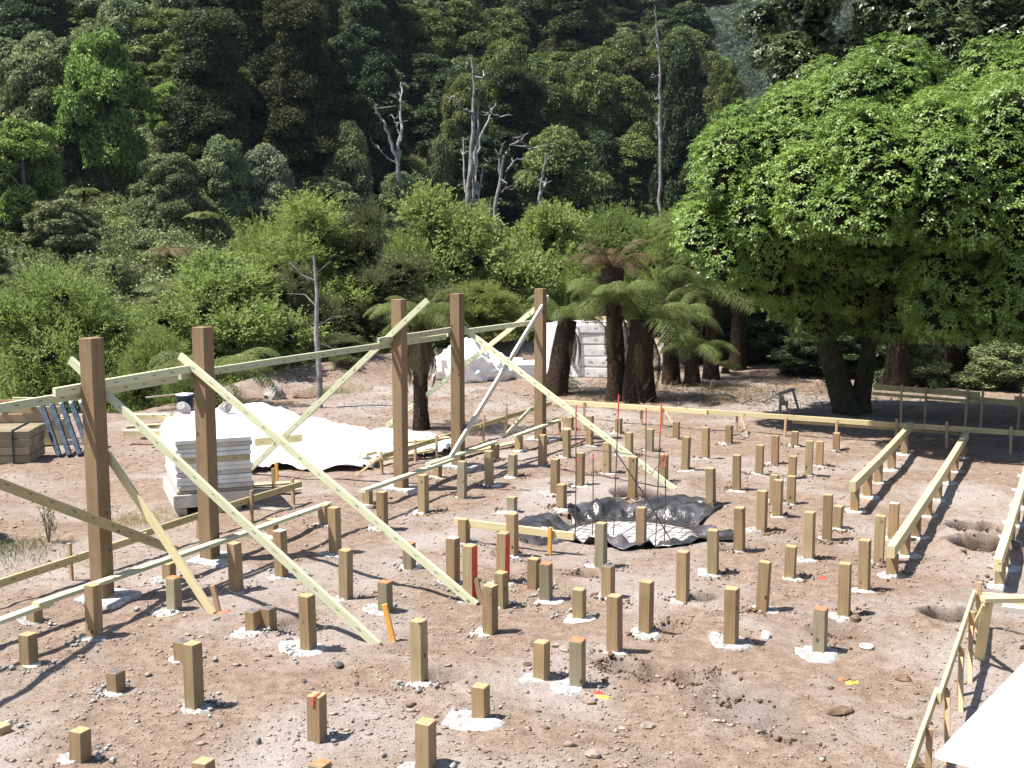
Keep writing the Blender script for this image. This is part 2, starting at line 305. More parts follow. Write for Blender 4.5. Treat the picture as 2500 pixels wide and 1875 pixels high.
M_PEG = wood_mat('peg_timber', (.28, .18, .10), (.42, .29, .17), (.52, .38, .24), 'Z')
M_PEG_O = wood_mat('orange_peg_timber', (.55, .25, .05), (.75, .38, .08), (.85, .5, .15), 'Z')
M_GREYW = wood_mat('weathered_timber', (.2, .17, .13), (.33, .29, .24), (.45, .41, .36), 'X')
M_WHITEW = wood_mat('sunbleached_timber', (.42, .38, .32), (.58, .54, .47), (.7, .67, .6), 'X')

def ground_mat():
    m, nt, out = mat('dry_earth')
    tc = N(nt, 'ShaderNodeTexCoord'); v = tc.outputs['Object']
    n1 = noise(nt, v, 1.1, 6, .65, .4); n2 = noise(nt, v, 7, 6, .7, .2); n3 = noise(nt, v, 42, 4, .7); n4 = noise(nt, v, .45, 4, .6, .6)
    col = ramp(nt, n2, [(.28, (.14, .096, .07)), (.47, (.235, .171, .129)), (.62, (.30, .228, .18)), (.8, (.375, .305, .25))])
    col = mix(nt, col, (.19, .135, .10), ramp(nt, n1, [(.45, 0.), (.75, .6)]))
    col = mix(nt, col, (.36, .325, .305), ramp(nt, n4, [(.46, 0.), (.64, .75)]))       # cement dust patches
    col = mix(nt, col, (.32, .245, .135), ramp(nt, noise(nt, v, .8, 5, .6, 1.), [(.66, 0.), (.78, .55)]))   # straw coloured clay
    vo = N(nt, 'ShaderNodeTexVoronoi'); vo.inputs['Scale'].default_value = 34; vo.inputs['Randomness'].default_value = 1; nt.links.new(v, vo.inputs['Vector'])
    sel = ramp(nt, vo.outputs['Color'], [(.56, 0.), (.6, 1.)])
    st = ramp(nt, vo.outputs['Distance'], [(.16, 1.), (.26, 0.)])
    mu = N(nt, 'ShaderNodeMath', operation='MULTIPLY'); nt.links.new(sel, mu.inputs[0]); nt.links.new(st, mu.inputs[1])
    col = mix(nt, col, (.42, .35, .29), mu.outputs[0])
    col = mix(nt, col, (.07, .045, .032), ramp(nt, n3, [(.32, .85), (.46, 0.)]))
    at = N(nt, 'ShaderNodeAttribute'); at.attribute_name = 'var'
    col = mix(nt, col, (.022, .014, .009), ramp(nt, at.outputs['Fac'], [(.52, 0.), (.95, 1.)]))      # shade inside the dug holes, painted as near-black soil
    bm_ = N(nt, 'ShaderNodeMath', operation='ADD'); nt.links.new(n3, bm_.inputs[0]); nt.links.new(n2, bm_.inputs[1])
    b2 = N(nt, 'ShaderNodeMath', operation='MULTIPLY_ADD'); nt.links.new(mu.outputs[0], b2.inputs[0]); b2.inputs[1].default_value = .5; nt.links.new(bm_.outputs[0], b2.inputs[2])
    pbsdf(nt, out, col, .95, .1, b2.outputs[0], .8, .025)
    return m
M_GROUND = ground_mat()
def simple(name, c1, c2, scale=6, rough=.8, spec=.3, bump=.4, bd=.01, lo=.35, hi=.65):
    m, nt, out = mat(name); tc = N(nt, 'ShaderNodeTexCoord')
    n = noise(nt, tc.outputs['Object'], scale, 5, .65)
    pbsdf(nt, out, ramp(nt, n, [(lo, c1), (hi, c2)]), rough, spec, n, bump, bd); return m
M_HILL = simple('hillside_soil', (.03, .035, .015), (.09, .075, .035), .7, .95, .1, .5, .3)
M_CONC = simple('concrete_collar', (.2, .18, .165), (.60, .59, .57), 9, .95, .1, 1., .03, .33, .66)
M_CONC_R = simple('rough_concrete', (.16, .15, .14), (.52, .50, .48), 24, .95, .1, 1., .03, .3, .68)
M_CONC_G = simple('wet_concrete', (.24, .235, .22), (.38, .37, .35), 5, .7, .3, .3, .008)
M_CONC_Y = simple('clay_stained_concrete', (.6, .5, .33), (.82, .76, .64), 10, .9, .2, .6, .015)
M_ROCK = simple('pale_stone', (.20, .155, .12), (.40, .33, .27), 9, .9, .2, .6, .01)
M_ROCKG = simple('grey_stone', (.16, .15, .14), (.4, .38, .36), 9, .9, .2, .6, .01)
M_DARKST = simple('dark_stone', (.05, .045, .05), (.13, .12, .12), 9, .85, .2, .5, .01)
M_CLOD = simple('earth_clod', (.10, .065, .045), (.22, .15, .10), 14, .95, .1, .9, .02)
M_ORANGE = simple('orange_marking_paint', (.72, .13, .05), (.8, .24, .12), 12, .7, .3, .2, .003)
M_RED = simple('red_marking_paint', (.62, .05, .03), (.7, .1, .07), 12, .7, .3, .2, .003)
M_YEL = simple('yellow_marking_paint', (.85, .42, .08), (.9, .72, .05), 12, .7, .3, .2, .003)
M_TOPK = simple('grey_end_grain', (.07, .065, .07), (.19, .175, .17), 30, .9, .2, .5, .004)
M_TOPW = simple('bleached_end_grain', (.6, .55, .48), (.78, .74, .68), 30, .9, .2, .5, .004)
M_TOPY = simple('yellow_end_grain', (.27, .21, .10), (.44, .36, .20), 30, .9, .2, .5, .004)
M_WHITE = simple('white_plastic_wrap', (.80, .80, .80), (.88, .88, .87), 3, .45, .4, .4, .02)
M_FOAM = simple('white_foam_board', (.60, .59, .56), (.78, .77, .74), 5, .8, .3, .2, .004)
M_FOAMG = simple('dusty_foam_board', (.40, .38, .33), (.60, .58, .52), 6, .8, .3, .2, .004)
M_BLUE = simple('blue_plastic', (.012, .03, .06), (.02, .05, .1), 4, .4, .5, .1, .002)
M_LUMBER = wood_mat('lumber_dull', (.16, .125, .075), (.25, .205, .13), (.33, .28, .19), 'X')
M_STEELB = simple('blue_grey_steel', (.022, .035, .055), (.075, .10, .135), 9, .8, .1, .3, .004)
M_RUST = simple('rusty_steel', (.045, .035, .03), (.12, .08, .06), 30, .7, .4, .4, .002)
M_RODRED = simple('red_painted_steel', (.7, .06, .05), (.8, .1, .08), 20, .6, .4, .1, .002)
M_PVC = simple('white_pvc', (.8, .8, .8), (.86, .86, .86), 5, .4, .4, .1, .002)
M_BARK = simple('grey_bark', (.11, .1, .085), (.3, .28, .25), 3, .95, .1, .8, .05)
M_DEAD = simple('silvery_dead_wood', (.10, .095, .09), (.36, .345, .335), 2.2, .9, .15, .8, .05)
M_DARKBARK = simple('mossy_dark_bark', (.02, .02, .011), (.065, .056, .034), 5, .95, .1, .8, .05)
M_FERNBARK = simple('fibrous_fern_trunk', (.016, .011, .008), (.06, .04, .027), 16, .95, .1, .9, .04)
M_CORE = simple('crown_inner_shade', (.006, .008, .004), (.016, .018, .009), 6, 1., .0, .3, .02)  # near-black cores paint the shade inside the crowns
M_LITTER = simple('dead_frond_litter', (.14, .075, .035), (.34, .23, .13), 6, .9, .1, .3, .01)
def liner():
    m, nt, out = mat('black_polythene'); tc = N(nt, 'ShaderNodeTexCoord')
    n = noise(nt, tc.outputs['Object'], 5, 5, .6, .8); n2 = noise(nt, tc.outputs['Object'], 2.5, 3)
    col = ramp(nt, n2, [(.45, (.03, .027, .026)), (.7, (.12, .11, .11))])
    p = pbsdf(nt, out, col, .26, .9, n, .5, .05); return m
M_LINER = liner()

def leaf_mat(name, c1, c2, rough=.55, spec=.2, transl=.28, hue=.014, val=.35):
    m, nt, out = mat(name)
    at = N(nt, 'ShaderNodeAttribute'); at.attribute_name = 'var'
    col = ramp(nt, at.outputs['Fac'], [(0., c1), (1., c2)])
    hv = N(nt, 'ShaderNodeHueSaturation'); nt.links.new(col, hv.inputs['Color']); r = objrand(nt)
    for inp, lo, hi in (('Hue', .5 - hue, .5 + hue), ('Value', 1 - val, 1 + val)):
        src = r
        if inp == 'Value':
            f = N(nt, 'ShaderNodeMath', operation='FRACT'); mm = N(nt, 'ShaderNodeMath', operation='MULTIPLY'); mm.inputs[1].default_value = 7.31
            nt.links.new(r, mm.inputs[0]); nt.links.new(mm.outputs[0], f.inputs[0]); src = f.outputs[0]
        mr = N(nt, 'ShaderNodeMapRange'); mr.inputs[3].default_value = lo; mr.inputs[4].default_value = hi
        nt.links.new(src, mr.inputs[0]); nt.links.new(mr.outputs[0], hv.inputs[inp])
    p = N(nt, 'ShaderNodeBsdfPrincipled'); nt.links.new(hv.outputs[0], p.inputs['Base Color'])
    p.inputs['Roughness'].default_value = rough; p.inputs['Specular IOR Level'].default_value = spec
    t = N(nt, 'ShaderNodeBsdfTranslucent'); nt.links.new(hv.outputs[0], t.inputs[0])
    mx = N(nt, 'ShaderNodeMixShader'); mx.inputs[0].default_value = transl
    nt.links.new(p.outputs[0], mx.inputs[1]); nt.links.new(t.outputs[0], mx.inputs[2]); nt.links.new(mx.outputs[0], out.inputs[0])
    return m
LM = dict(
    podocarp=leaf_mat('leaf_podocarp', (.014, .024, .008), (.085, .098, .03), val=.08),
    dark=leaf_mat('leaf_dark', (.014, .03, .012), (.08, .118, .045), val=.2),
    olive=leaf_mat('leaf_olive', (.042, .068, .02), (.23, .27, .085), val=.2),
    round=leaf_mat('leaf_grey_green', (.05, .075, .03), (.27, .31, .14), val=.25, hue=.016),
    silver=leaf_mat('leaf_silver', (.15, .18, .10), (.30, .34, .21), val=.05),
    bright=leaf_mat('leaf_bright', (.10, .17, .035), (.25, .37, .085), val=.15),
    fern=leaf_mat('leaf_fern', (.06, .09, .025), (.22, .26, .08), val=.2, transl=.4),
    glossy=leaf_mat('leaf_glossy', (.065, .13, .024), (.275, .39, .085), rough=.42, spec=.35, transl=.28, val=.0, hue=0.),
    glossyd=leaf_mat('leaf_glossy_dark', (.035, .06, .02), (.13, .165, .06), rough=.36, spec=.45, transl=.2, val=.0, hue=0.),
    manuka=leaf_mat('leaf_feathery', (.15, .20, .05), (.32, .385, .11), val=.12, transl=.45),
    willow=leaf_mat('leaf_light_bush', (.17, .245, .06), (.36, .46, .15), val=.08, transl=.45),
    drab=leaf_mat('leaf_drab', (.075, .092, .038), (.19, .205, .085), val=.15),
    brown=leaf_mat('leaf_brown_frond', (.07, .048, .022), (.19, .15, .07), val=.15),
    fibre=leaf_mat('leaf_fibre', (.02, .014, .009), (.11, .075, .045), val=.1),
    far=leaf_mat('leaf_far', (.02, .032, .016), (.085, .105, .045), val=.2))

# ------------------------------------------------------------------ mesh helpers
def tag(o, label=None, cat=None, group=None, kind=None):
    if label: o['label'] = label
    if cat: o['category'] = cat
    if group: o['group'] = group
    if kind: o['kind'] = kind
    return o
def link(o, parent=None):
    COL.objects.link(o)
    if parent is not None: o.parent = parent
    return o
def new(name, me, parent=None, loc=None, rot=None):
    o = bpy.data.objects.new(name, me); link(o, parent)
    if loc is not None: o.location = loc
    if rot is not None: o.rotation_euler = rot
    return o
def empty(name, loc=(0, 0, 0), rz=0, label=None, cat=None, group=None):
    o = bpy.data.objects.new(name, None); o.empty_display_size = .1; COL.objects.link(o)
    o.location = loc; o.rotation_euler = (0, 0, rz); return tag(o, label, cat, group)
def np_mesh(name, parts, mats, smooth=False):
    """parts: list of (verts nx3, faces mx(3|4), material index, var or None)"""
    vs, ls, lt, mi, va = [], [], [], [], []; off = 0
    for v, f, k, a in parts:
        v = np.asarray(v, np.float32); f = np.asarray(f, np.int32)
        vs.append(v); ls.append((f + off).ravel()); lt.append(np.full(len(f), f.shape[1], np.int32)); mi.append(np.full(len(f), k, np.int32))
        va.append(np.full(len(v), .5, np.float32) if a is None else np.asarray(a, np.float32)); off += len(v)
    v = np.concatenate(vs); l = np.concatenate(ls); t = np.concatenate(lt)
    me = bpy.data.meshes.new(name); me.vertices.add(len(v)); me.vertices.foreach_set('co', v.ravel())
    me.loops.add(len(l)); me.loops.foreach_set('vertex_index', l)
    me.polygons.add(len(t)); me.polygons.foreach_set('loop_start', np.concatenate([[0], np.cumsum(t)[:-1]]).astype(np.int32)); me.polygons.foreach_set('loop_total', t)
    me.polygons.foreach_set('material_index', np.concatenate(mi))
    if smooth: me.polygons.foreach_set('use_smooth', np.ones(len(t), bool))
    at = me.attributes.new('var', 'FLOAT', 'POINT'); at.data.foreach_set('value', np.concatenate(va))
    for m in mats: me.materials.append(m)
    me.update(calc_edges=True); return me
def tube(pts, seg=7, cap=True, wob=0.):
    P = np.array([p[:3] for p in pts], float); Rr = [p[3] for p in pts]; n = len(P); V = []; F = []
    for i in range(n):
        d = P[min(i + 1, n - 1)] - P[max(i - 1, 0)]; d /= max(np.linalg.norm(d), 1e-9)
        a = np.cross(d, (0, 0, 1.) if abs(d[2]) < .9 else (1., 0, 0)); a /= np.linalg.norm(a); b = np.cross(d, a)
        for k in range(seg):
            t = 2 * math.pi * k / seg; r = Rr[i] * (1 + wob * (rng.random() - .5))
            V.append(P[i] + (a * math.cos(t) + b * math.sin(t)) * r)
    for i in range(n - 1):
        for k in range(seg):
            F.append((i * seg + k, i * seg + (k + 1) % seg, (i + 1) * seg + (k + 1) % seg, (i + 1) * seg + k))
    V = np.array(V); F = np.array(F)
    return V, F
def join_tubes(lst):
    V = []; F = []; o = 0
    for v, f in lst: V.append(v); F.append(f + o); o += len(v)
    return np.concatenate(V), np.concatenate(F)
def box_me(name, dx, dy, dz, m, bev=.004, wob=0., seed=0):
    bm = bmesh.new(); bmesh.ops.create_cube(bm, size=1.0)
    r = random.Random(seed)
    for v in bm.verts:
        v.co.x = v.co.x * dx + (r.random() - .5) * wob; v.co.y = v.co.y * dy + (r.random() - .5) * wob; v.co.z = v.co.z * dz + (r.random() - .5) * wob
    if bev: bmesh.ops.bevel(bm, geom=bm.edges[:], offset=bev, segments=1, affect='EDGES')
    me = bpy.data.meshes.new(name); bm.to_mesh(me); bm.free()
    for mm in (m if isinstance(m, (list, tuple)) else [m]): me.materials.append(mm)
    return me
def board(name, a, b, h, t, nrm, m, parent=None):
    """timber from a to b (centre line), h wide across, t thick along nrm"""
    a = Vector(a); b = Vector(b); x = (b - a); L = x.length; x.normalize(); nrm = Vector(nrm)
    y = (nrm - x * nrm.dot(x)).normalized(); z = x.cross(y)
    if L > 1.6:      # long sawn boards are never quite straight
        ns = max(3, int(L / .45)); r = random.Random(int(L * 1000)); a1, a2, tw = r.uniform(-.0035, .0035) * L, r.uniform(-.003, .003) * L, r.uniform(-.05, .05); c = .004
        ring = [(-t / 2 + c, -h / 2), (t / 2 - c, -h / 2), (t / 2, -h / 2 + c), (t / 2, h / 2 - c), (t / 2 - c, h / 2), (-t / 2 + c, h / 2), (-t / 2, h / 2 - c), (-t / 2, -h / 2 + c)]
        V = []; F = []
        for i in range(ns + 1):
            k = i / ns; b_ = math.sin(math.pi * k); w = tw * (k - .5); cw, sw = math.cos(w), math.sin(w); j1, j2 = r.uniform(-.0015, .0015), r.uniform(-.0015, .0015)
            for yy_, zz_ in ring: V.append((L * (k - .5), yy_ * cw - zz_ * sw + a1 * b_ + j1, yy_ * sw + zz_ * cw + a2 * b_ + j2))
        for i in range(ns):
            for q in range(8): F.append((i * 8 + q, i * 8 + (q + 1) % 8, (i + 1) * 8 + (q + 1) % 8, (i + 1) * 8 + q)[::-1])
        F.append(tuple(range(8))); F.append(tuple(range(ns * 8 + 7, ns * 8 - 1, -1)))
        me = bpy.data.meshes.new(name); me.from_pydata(V, [], F); me.materials.append(m)
    else: me = box_me(name, L, t, h, m, .003, .003, int(L * 1000))
    o = bpy.data.objects.new(name, me); link(o, parent)
    M = Matrix((x, y, z)).transposed().to_4x4(); M.translation = (a + b) / 2
    if parent is not None: M = parent.matrix_basis.inverted() @ M
    o.matrix_basis = M; return o
def blob(name, r, m, sub=2, rough=.25, sq=(1, 1, .7), seed=1):
    bm = bmesh.new(); bmesh.ops.create_icosphere(bm, subdivisions=sub, radius=1); rr = random.Random(seed)
    ph = [rr.random() * 9 for _ in range(6)]
    for v in bm.verts:
        c = v.co; k = 1 + rough * (math.sin(c.x * 3.1 + ph[0]) * math.cos(c.y * 2.7 + ph[1]) + .6 * math.sin(c.z * 4.3 + ph[2] + c.x * 2)) + rough * .35 * (rr.random() - .5)
        v.co = Vector((c.x * k * r * sq[0], c.y * k * r * sq[1], c.z * k * r * sq[2]))
    me = bpy.data.meshes.new(name); bm.to_mesh(me); bm.free(); me.materials.append(m); return me

# ------------------------------------------------------------------ ground and hills
def polar(name, a0, a1, na, r0, r1, nr, m, smooth=True):
    ang = np.linspace(a0, a1, na); rad = np.exp(np.linspace(math.log(r0), math.log(r1), nr))
    A_, R_ = np.meshgrid(ang, rad, indexing='ij'); x = R_ * np.sin(A_); y = R_ * np.cos(A_); z = T(x, y)
    V = np.stack([x, y, z], -1).reshape(-1, 3)
    i, j = np.meshgrid(np.arange(na - 1), np.arange(nr - 1), indexing='ij'); b = (i * nr + j)
    F = np.stack([b, b + 1, b + nr + 1, b + nr], -1).reshape(-1, 4)[:, ::-1]
    da = np.full(len(V), .5)  # mask that paints the shade of holes and small pits into the ground colour
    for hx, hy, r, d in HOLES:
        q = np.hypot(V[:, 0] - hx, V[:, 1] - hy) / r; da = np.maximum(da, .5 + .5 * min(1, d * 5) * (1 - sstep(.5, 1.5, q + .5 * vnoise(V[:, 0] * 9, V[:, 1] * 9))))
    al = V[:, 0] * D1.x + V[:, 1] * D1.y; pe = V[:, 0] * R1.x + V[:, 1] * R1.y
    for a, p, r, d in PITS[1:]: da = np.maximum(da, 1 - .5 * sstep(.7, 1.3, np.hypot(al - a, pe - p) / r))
    me = np_mesh(name, [(V, F, 0, da)], [m], smooth); return new(name, me)
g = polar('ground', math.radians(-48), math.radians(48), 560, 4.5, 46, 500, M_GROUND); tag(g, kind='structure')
g = polar('hillside_terrain', math.radians(-48), math.radians(48), 200, 46, 420, 160, M_HILL); tag(g, kind='structure')

# ------------------------------------------------------------------ foliage builders
def unit(v): return v / np.maximum(np.linalg.norm(v, axis=-1, keepdims=True), 1e-9)
def leaves(P, U, Nn, L, Wd, fold=.25):
    U = unit(U); S = unit(np.cross(U, Nn)); K = np.cross(S, U); n = len(P)
    L = np.broadcast_to(np.asarray(L, float), (n,))[:, None]; Wd = np.broadcast_to(np.asarray(Wd, float), (n,))[:, None]
    V = np.stack([P, P + U * L * .45 + S * Wd * .5 + K * Wd * fold, P + U * L, P + U * L * .45 - S * Wd * .5 + K * Wd * fold], 1).reshape(-1, 3)
    F = np.arange(n * 4).reshape(-1, 4); return V, F
def sphere_dirs(n, zmin=-1.):
    z = rng.uniform(zmin, 1, n); t = rng.uniform(0, 2 * math.pi, n); r = np.sqrt(1 - z * z)
    return np.stack([r * np.cos(t), r * np.sin(t), z], -1)
ICO = None
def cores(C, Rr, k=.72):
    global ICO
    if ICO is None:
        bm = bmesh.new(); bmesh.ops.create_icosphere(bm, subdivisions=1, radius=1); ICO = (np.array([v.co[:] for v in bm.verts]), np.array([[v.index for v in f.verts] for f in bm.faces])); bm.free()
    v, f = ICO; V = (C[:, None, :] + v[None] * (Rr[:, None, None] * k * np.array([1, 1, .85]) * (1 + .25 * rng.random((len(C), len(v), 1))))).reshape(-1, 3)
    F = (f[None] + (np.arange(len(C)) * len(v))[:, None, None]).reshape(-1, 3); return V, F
def puff_leaves(C, Rr, dens, L, Wd, up=.35, droop=0., zmin=-.5, jit=.34, rnd=.9, cull=.82):
    cnt = np.maximum((dens * Rr ** 2).astype(int), 4); idx = np.repeat(np.arange(len(C)), cnt); n = len(idx)
    d = sphere_dirs(n, zmin); r = Rr[idx][:, None]
    P = C[idx] + d * r * (1 - jit + jit * 1.6 * rng.random((n, 1))) * np.array([1, 1, .88])
    if cull and len(C) < 400:
        keep = np.ones(n, bool)
        for c, q in zip(C, Rr): keep &= ~(((P - c) ** 2).sum(1) < (q * cull) ** 2 * .8)
        P = P[keep]; d = d[keep]; idx = idx[keep]; n = len(P)
    U = unit(np.cross(d, rng.normal(0, 1, (n, 3)))) + d * .25 + rng.normal(0, rnd * .5, (n, 3)) + np.array([0, 0, up * .5 - droop]); Nn = unit(d * .9 + rng.normal(0, .62, (n, 3)) + np.array([-.15, -.05, .5]))
    s = rng.uniform(.55, 1.5, n)
    V, F = leaves(P, U, Nn, L * s, Wd * s)
    pv = rng.random(len(C)) * .55
    var = np.repeat(np.clip(pv[idx] + rng.random(n) ** 1.5 * .65, 0, 1), 4); return V, F, var
def crown_puffs(h, r, kind, n, z0=.15):
    """puff centres and radii for a crown occupying heights z0*h..h: big lobes that carry smaller puffs"""
    nl = max(7, n // 8); lobes = []
    for i in range(nl):
        t = (i + .5) / nl
        if kind == 'tall': R_ = r * min(1, (t + .12) * 3.2) * max(.08, 1 - t) ** .62 * 1.05
        else: R_ = r * math.sqrt(max(0.02, 1 - (t * .97) ** 2.2))
        lr_ = r * rng.uniform(.26, .58); a = i * 2.39996 + rng.random() * .8; q = max(R_ - lr_ * .75, 0) * rng.uniform(.6, 1.25)
        lobes.append((q * math.cos(a), q * math.sin(a), h * (z0 + (1 - z0) * t) - lr_ * .6, lr_))
    C = []; Rr = []
    for i in range(n):
        x, y, z, lr_ = lobes[i % nl]; d = sphere_dirs(1, -.45)[0]; pr = lr_ * rng.uniform(.26, .5)
        C.append((x + d[0] * (lr_ - pr * .4), y + d[1] * (lr_ - pr * .4), z + d[2] * (lr_ - pr * .4) * .85)); Rr.append(pr)
    for x, y, z, lr_ in lobes: C.append((x, y, z)); Rr.append(lr_ * .8)
    return np.array(C), np.array(Rr)
def trunk_geo(h, r0, C, nl=7, lean=.03, seg=7):
    p = [(0, 0, -.4, r0 * 1.3), (0, 0, .2, r0 * 1.1)]; x = y = 0
    for k in range(1, 6):
        x += rng.normal(0, lean * h / 5); y += rng.normal(0, lean * h / 5); p.append((x, y, h * .17 * k, r0 * (1 - .15 * k)))
    L = [tube(p, seg, wob=.15)]
    sel = rng.choice(len(C), min(nl, len(C)), replace=False)
    for s in sel:
        c = C[s]; z = max(.25 * h, c[2] * .65); k = min(z / h / .17, 4.99); i = int(k) + 1
        b = np.array(p[i][:3]); b = np.array([b[0], b[1], z * .92]); mid = (b + c) / 2 + rng.normal(0, .05 * h, 3) * .4
        L.append(tube([(*b, r0 * .38), (*mid, r0 * .25), (*c, r0 * .1)], 5))
    return join_tubes(L)
def proto(kind, h, r, n, dens, L, Wd, leafm, bark, shape='dome', z0=.2, r0=None, up=.35, droop=0., nl=7):
    C, Rr = crown_puffs(h, r, shape, n, z0)
    lv, lf, var = puff_leaves(C, Rr, dens, L, Wd, up, droop)
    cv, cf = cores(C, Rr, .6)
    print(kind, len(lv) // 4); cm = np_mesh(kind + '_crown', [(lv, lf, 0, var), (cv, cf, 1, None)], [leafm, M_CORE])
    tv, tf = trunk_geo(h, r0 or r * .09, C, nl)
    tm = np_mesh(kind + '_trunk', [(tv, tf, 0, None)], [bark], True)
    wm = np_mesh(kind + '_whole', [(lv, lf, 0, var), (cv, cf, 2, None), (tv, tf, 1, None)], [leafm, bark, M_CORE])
    return cm, tm, wm, h, r
# ------------------------------------------------------------------ forest on the hillside
PR = {}
def two(key, *a, **k): PR[key] = [proto(key, *a, **k), proto(key, *a, **k)]
two('podocarp', 12, 3.1, 300, 1700, .16, .075, LM['podocarp'], M_DARKBARK, 'tall', .12, .3, up=.2)
two('dark', 9, 2.8, 190, 1600, .2, .10, LM['dark'], M_DARKBARK, 'tall', .08)
two('olive', 9, 3.2, 170, 1500, .2, .10, LM['olive'], M_DARKBARK, 'dome', .08, up=.7)
two('round', 5.5, 2.7, 140, 1600, .2, .10, LM['round'], M_BARK, 'dome', .05)
two('silver', 5, 2.4, 120, 1800, .18, .10, LM['silver'], M_BARK, 'dome', .02)
two('bright', 7, 2.6, 140, 1600, .2, .10, LM['bright'], M_BARK, 'dome', .2)
def plant_tree(name, kind, x, y, h, r, label, cat='tree', group=None, split=True, rz=None, zoff=0.):
    pr = PR[kind][int(x * 7 + y * 3) % 2]; z = Tz(x, y) + zoff; s = h / pr[3]; sr = r / pr[4]
    rz = rng.random() * 6.28 if rz is None else rz
    if split:
        e = empty(name, (x, y, z), rz, label, cat, group); e.scale = (sr, sr, s)
        new('trunk', pr[1], e); new('crown', pr[0], e); return e
    o = new(name, pr[2], None, (x, y, z), (0, 0, rz)); o.scale = (sr, sr, s); return tag(o, label, cat, group)
NAMES = dict(podocarp='conifer_tree', dark='dark_leaved_tree', olive='canopy_tree', round='broadleaf_tree', silver='silver_leaved_tree', bright='light_green_tree')
for k, x, y, h, r, lab in KEY_TREES:
    b = h if h > 4.5 else 4.5
    plant_tree(NAMES[k], k, x, y, h, r, lab)
# ---- fill the slopes
def frond_geo(L, npin=22, pin=.36, arch=.5, droop=.5, w=.035):
    """one arched fern frond along +X: rachis + two rows of leaflets"""
    t = np.linspace(0, 1, npin + 2)[1:-1]
    def pos(t): return np.stack([L * t * (1 - .12 * t), 0 * t, L * (arch * t - (arch + droop) * .62 * t * t)], -1)
    P = pos(t); Tn = unit(pos(t + .01) - P); prof = np.sin(math.pi * np.clip(.12 + .86 * t, 0, 1)) ** .7
    V = []; F = []; o = 0
    for sgn in (1, -1):
        U = unit(Tn * .35 + np.array([0, sgn, 0]) + np.array([0, 0, -.28])); Nn = np.cross(U, Tn) * sgn
        v, f = leaves(P, U, unit(Nn + 1e-6), L * pin * prof, L * w + 0 * prof, .12); V.append(v); F.append(f + o); o += len(v)
        P2 = pos(t - .5 / npin)
        v, f = leaves(P2, U, unit(Nn + 1e-6), L * pin * prof * .97, L * w * .8 + 0 * prof, .1); V.append(v); F.append(f + o); o += len(v)
    tt = np.linspace(0, 1, 8); pp = pos(tt)
    tv, tf = tube([(*p, .012 * L * (1 - .8 * k)) for p, k in zip(pp, tt)], 4)
    V.append(tv); F.append(tf + o)
    V = np.concatenate(V); F = np.concatenate(F); return V, F
def frond_fine(L, npin=20, pin=.3, arch=.5, droop=.5):
    """arched frond whose leaflets carry their own rows of small pinnules"""
    t = np.linspace(0, 1, npin + 2)[1:-1]
    def pos(t): return np.stack([L * t * (1 - .18 * t * t), 0 * t, L * (arch * t - (arch + droop) * .62 * t ** 2.2)], -1)
    P = pos(t); Tn = unit(pos(t + .01) - P); prof = np.clip(np.sin(math.pi * np.clip(.1 + .88 * t, 0, 1)), .05, 1) ** .75
    V = []; F = []; o = 0; m_ = 9; q = (np.arange(m_) + .6) / m_
    for sgn in (1, -1):
        U = unit(Tn * .42 + np.array([0, sgn, 0]) + np.array([0, 0, -.1]) + rng.normal(0, .05, P.shape)); plen = L * pin * prof
        dz = -.45
        A0 = P[:, None] + U[:, None] * (plen[:, None] * q)[..., None] + np.array([0, 0, 1.]) * (dz * plen[:, None] * q ** 2)[..., None]
        Ui = unit(U[:, None] + np.array([0, 0, 1.]) * (2 * dz * q)[None, :, None])
        for s2 in (1, -1):
            D_ = unit(Tn[:, None] * s2 + Ui * .55 + rng.normal(0, .12, A0.shape)); Nn = np.cross(Ui, Tn[:, None]) * sgn + rng.normal(0, .25, A0.shape)
            ln = (L * .052 * (1.05 - q)[None] * (.5 + .6 * prof[:, None])).ravel()
            v, f = leaves(A0.reshape(-1, 3), D_.reshape(-1, 3), unit(Nn.reshape(-1, 3)), ln, ln * .42, .1); V.append(v); F.append(f + o); o += len(v)
        v, f = leaves(P, unit(Ui[:, 3]), np.cross(U, Tn) * sgn, plen * .95, .008 * L + 0 * plen, .1); V.append(v); F.append(f + o); o += len(v)
    tt = np.linspace(0, 1, 8); pp = pos(tt); tv, tf = tube([(*p, .009 * L * (1 - .8 * k)) for p, k in zip(pp, tt)], 4)
    V.append(tv); F.append(tf + o); return np.concatenate(V), np.concatenate(F)
def rotz(V, a): c, s = math.cos(a), math.sin(a); return V @ np.array([[c, s, 0], [-s, c, 0], [0, 0, 1]])
def fern_whole(name, nf, L, trunk_h, leafm, arch=.45, tr=.12):
    parts = []
    for i in range(nf):
        V, F = frond_geo(L * rng.uniform(.85, 1.1), 16, arch=arch * rng.uniform(.6, 1.3), droop=rng.uniform(.35, .7), w=.028)
        V = rotz(V, i * 6.283 / nf + rng.random() * .3) + np.array([0, 0, trunk_h]); parts.append((V, F, 0, np.full(len(V), rng.random())))
    tv, tf = tube([(0, 0, -.4, tr * 1.3), (0, 0, trunk_h * .5, tr), (0, 0, trunk_h + .05, tr * .9)], 7, wob=.2); parts.append((tv, tf, 1, None))
    return np_mesh(name, parts, [leafm, M_FERNBARK])
FW = [fern_whole('hill_fern', 13, 1.6, 2.2, LM['fern']), fern_whole('hill_fern', 12, 1.5, 1.4, LM['fern']), fern_whole('hill_fern_brown', 13, 1.5, 1.2, LM['brown'])]
taken = [(k[1], k[2], k[4]) for k in KEY_TREES]
GRP = {'olive': 'olive canopy trees filling the far hillside', 'dark': 'dark trees filling the hillside', 'round': 'grey green trees filling the hillside', 'bright': 'light green trees dotted over the hillside', 'podocarp': 'conifers standing on the hillside'}
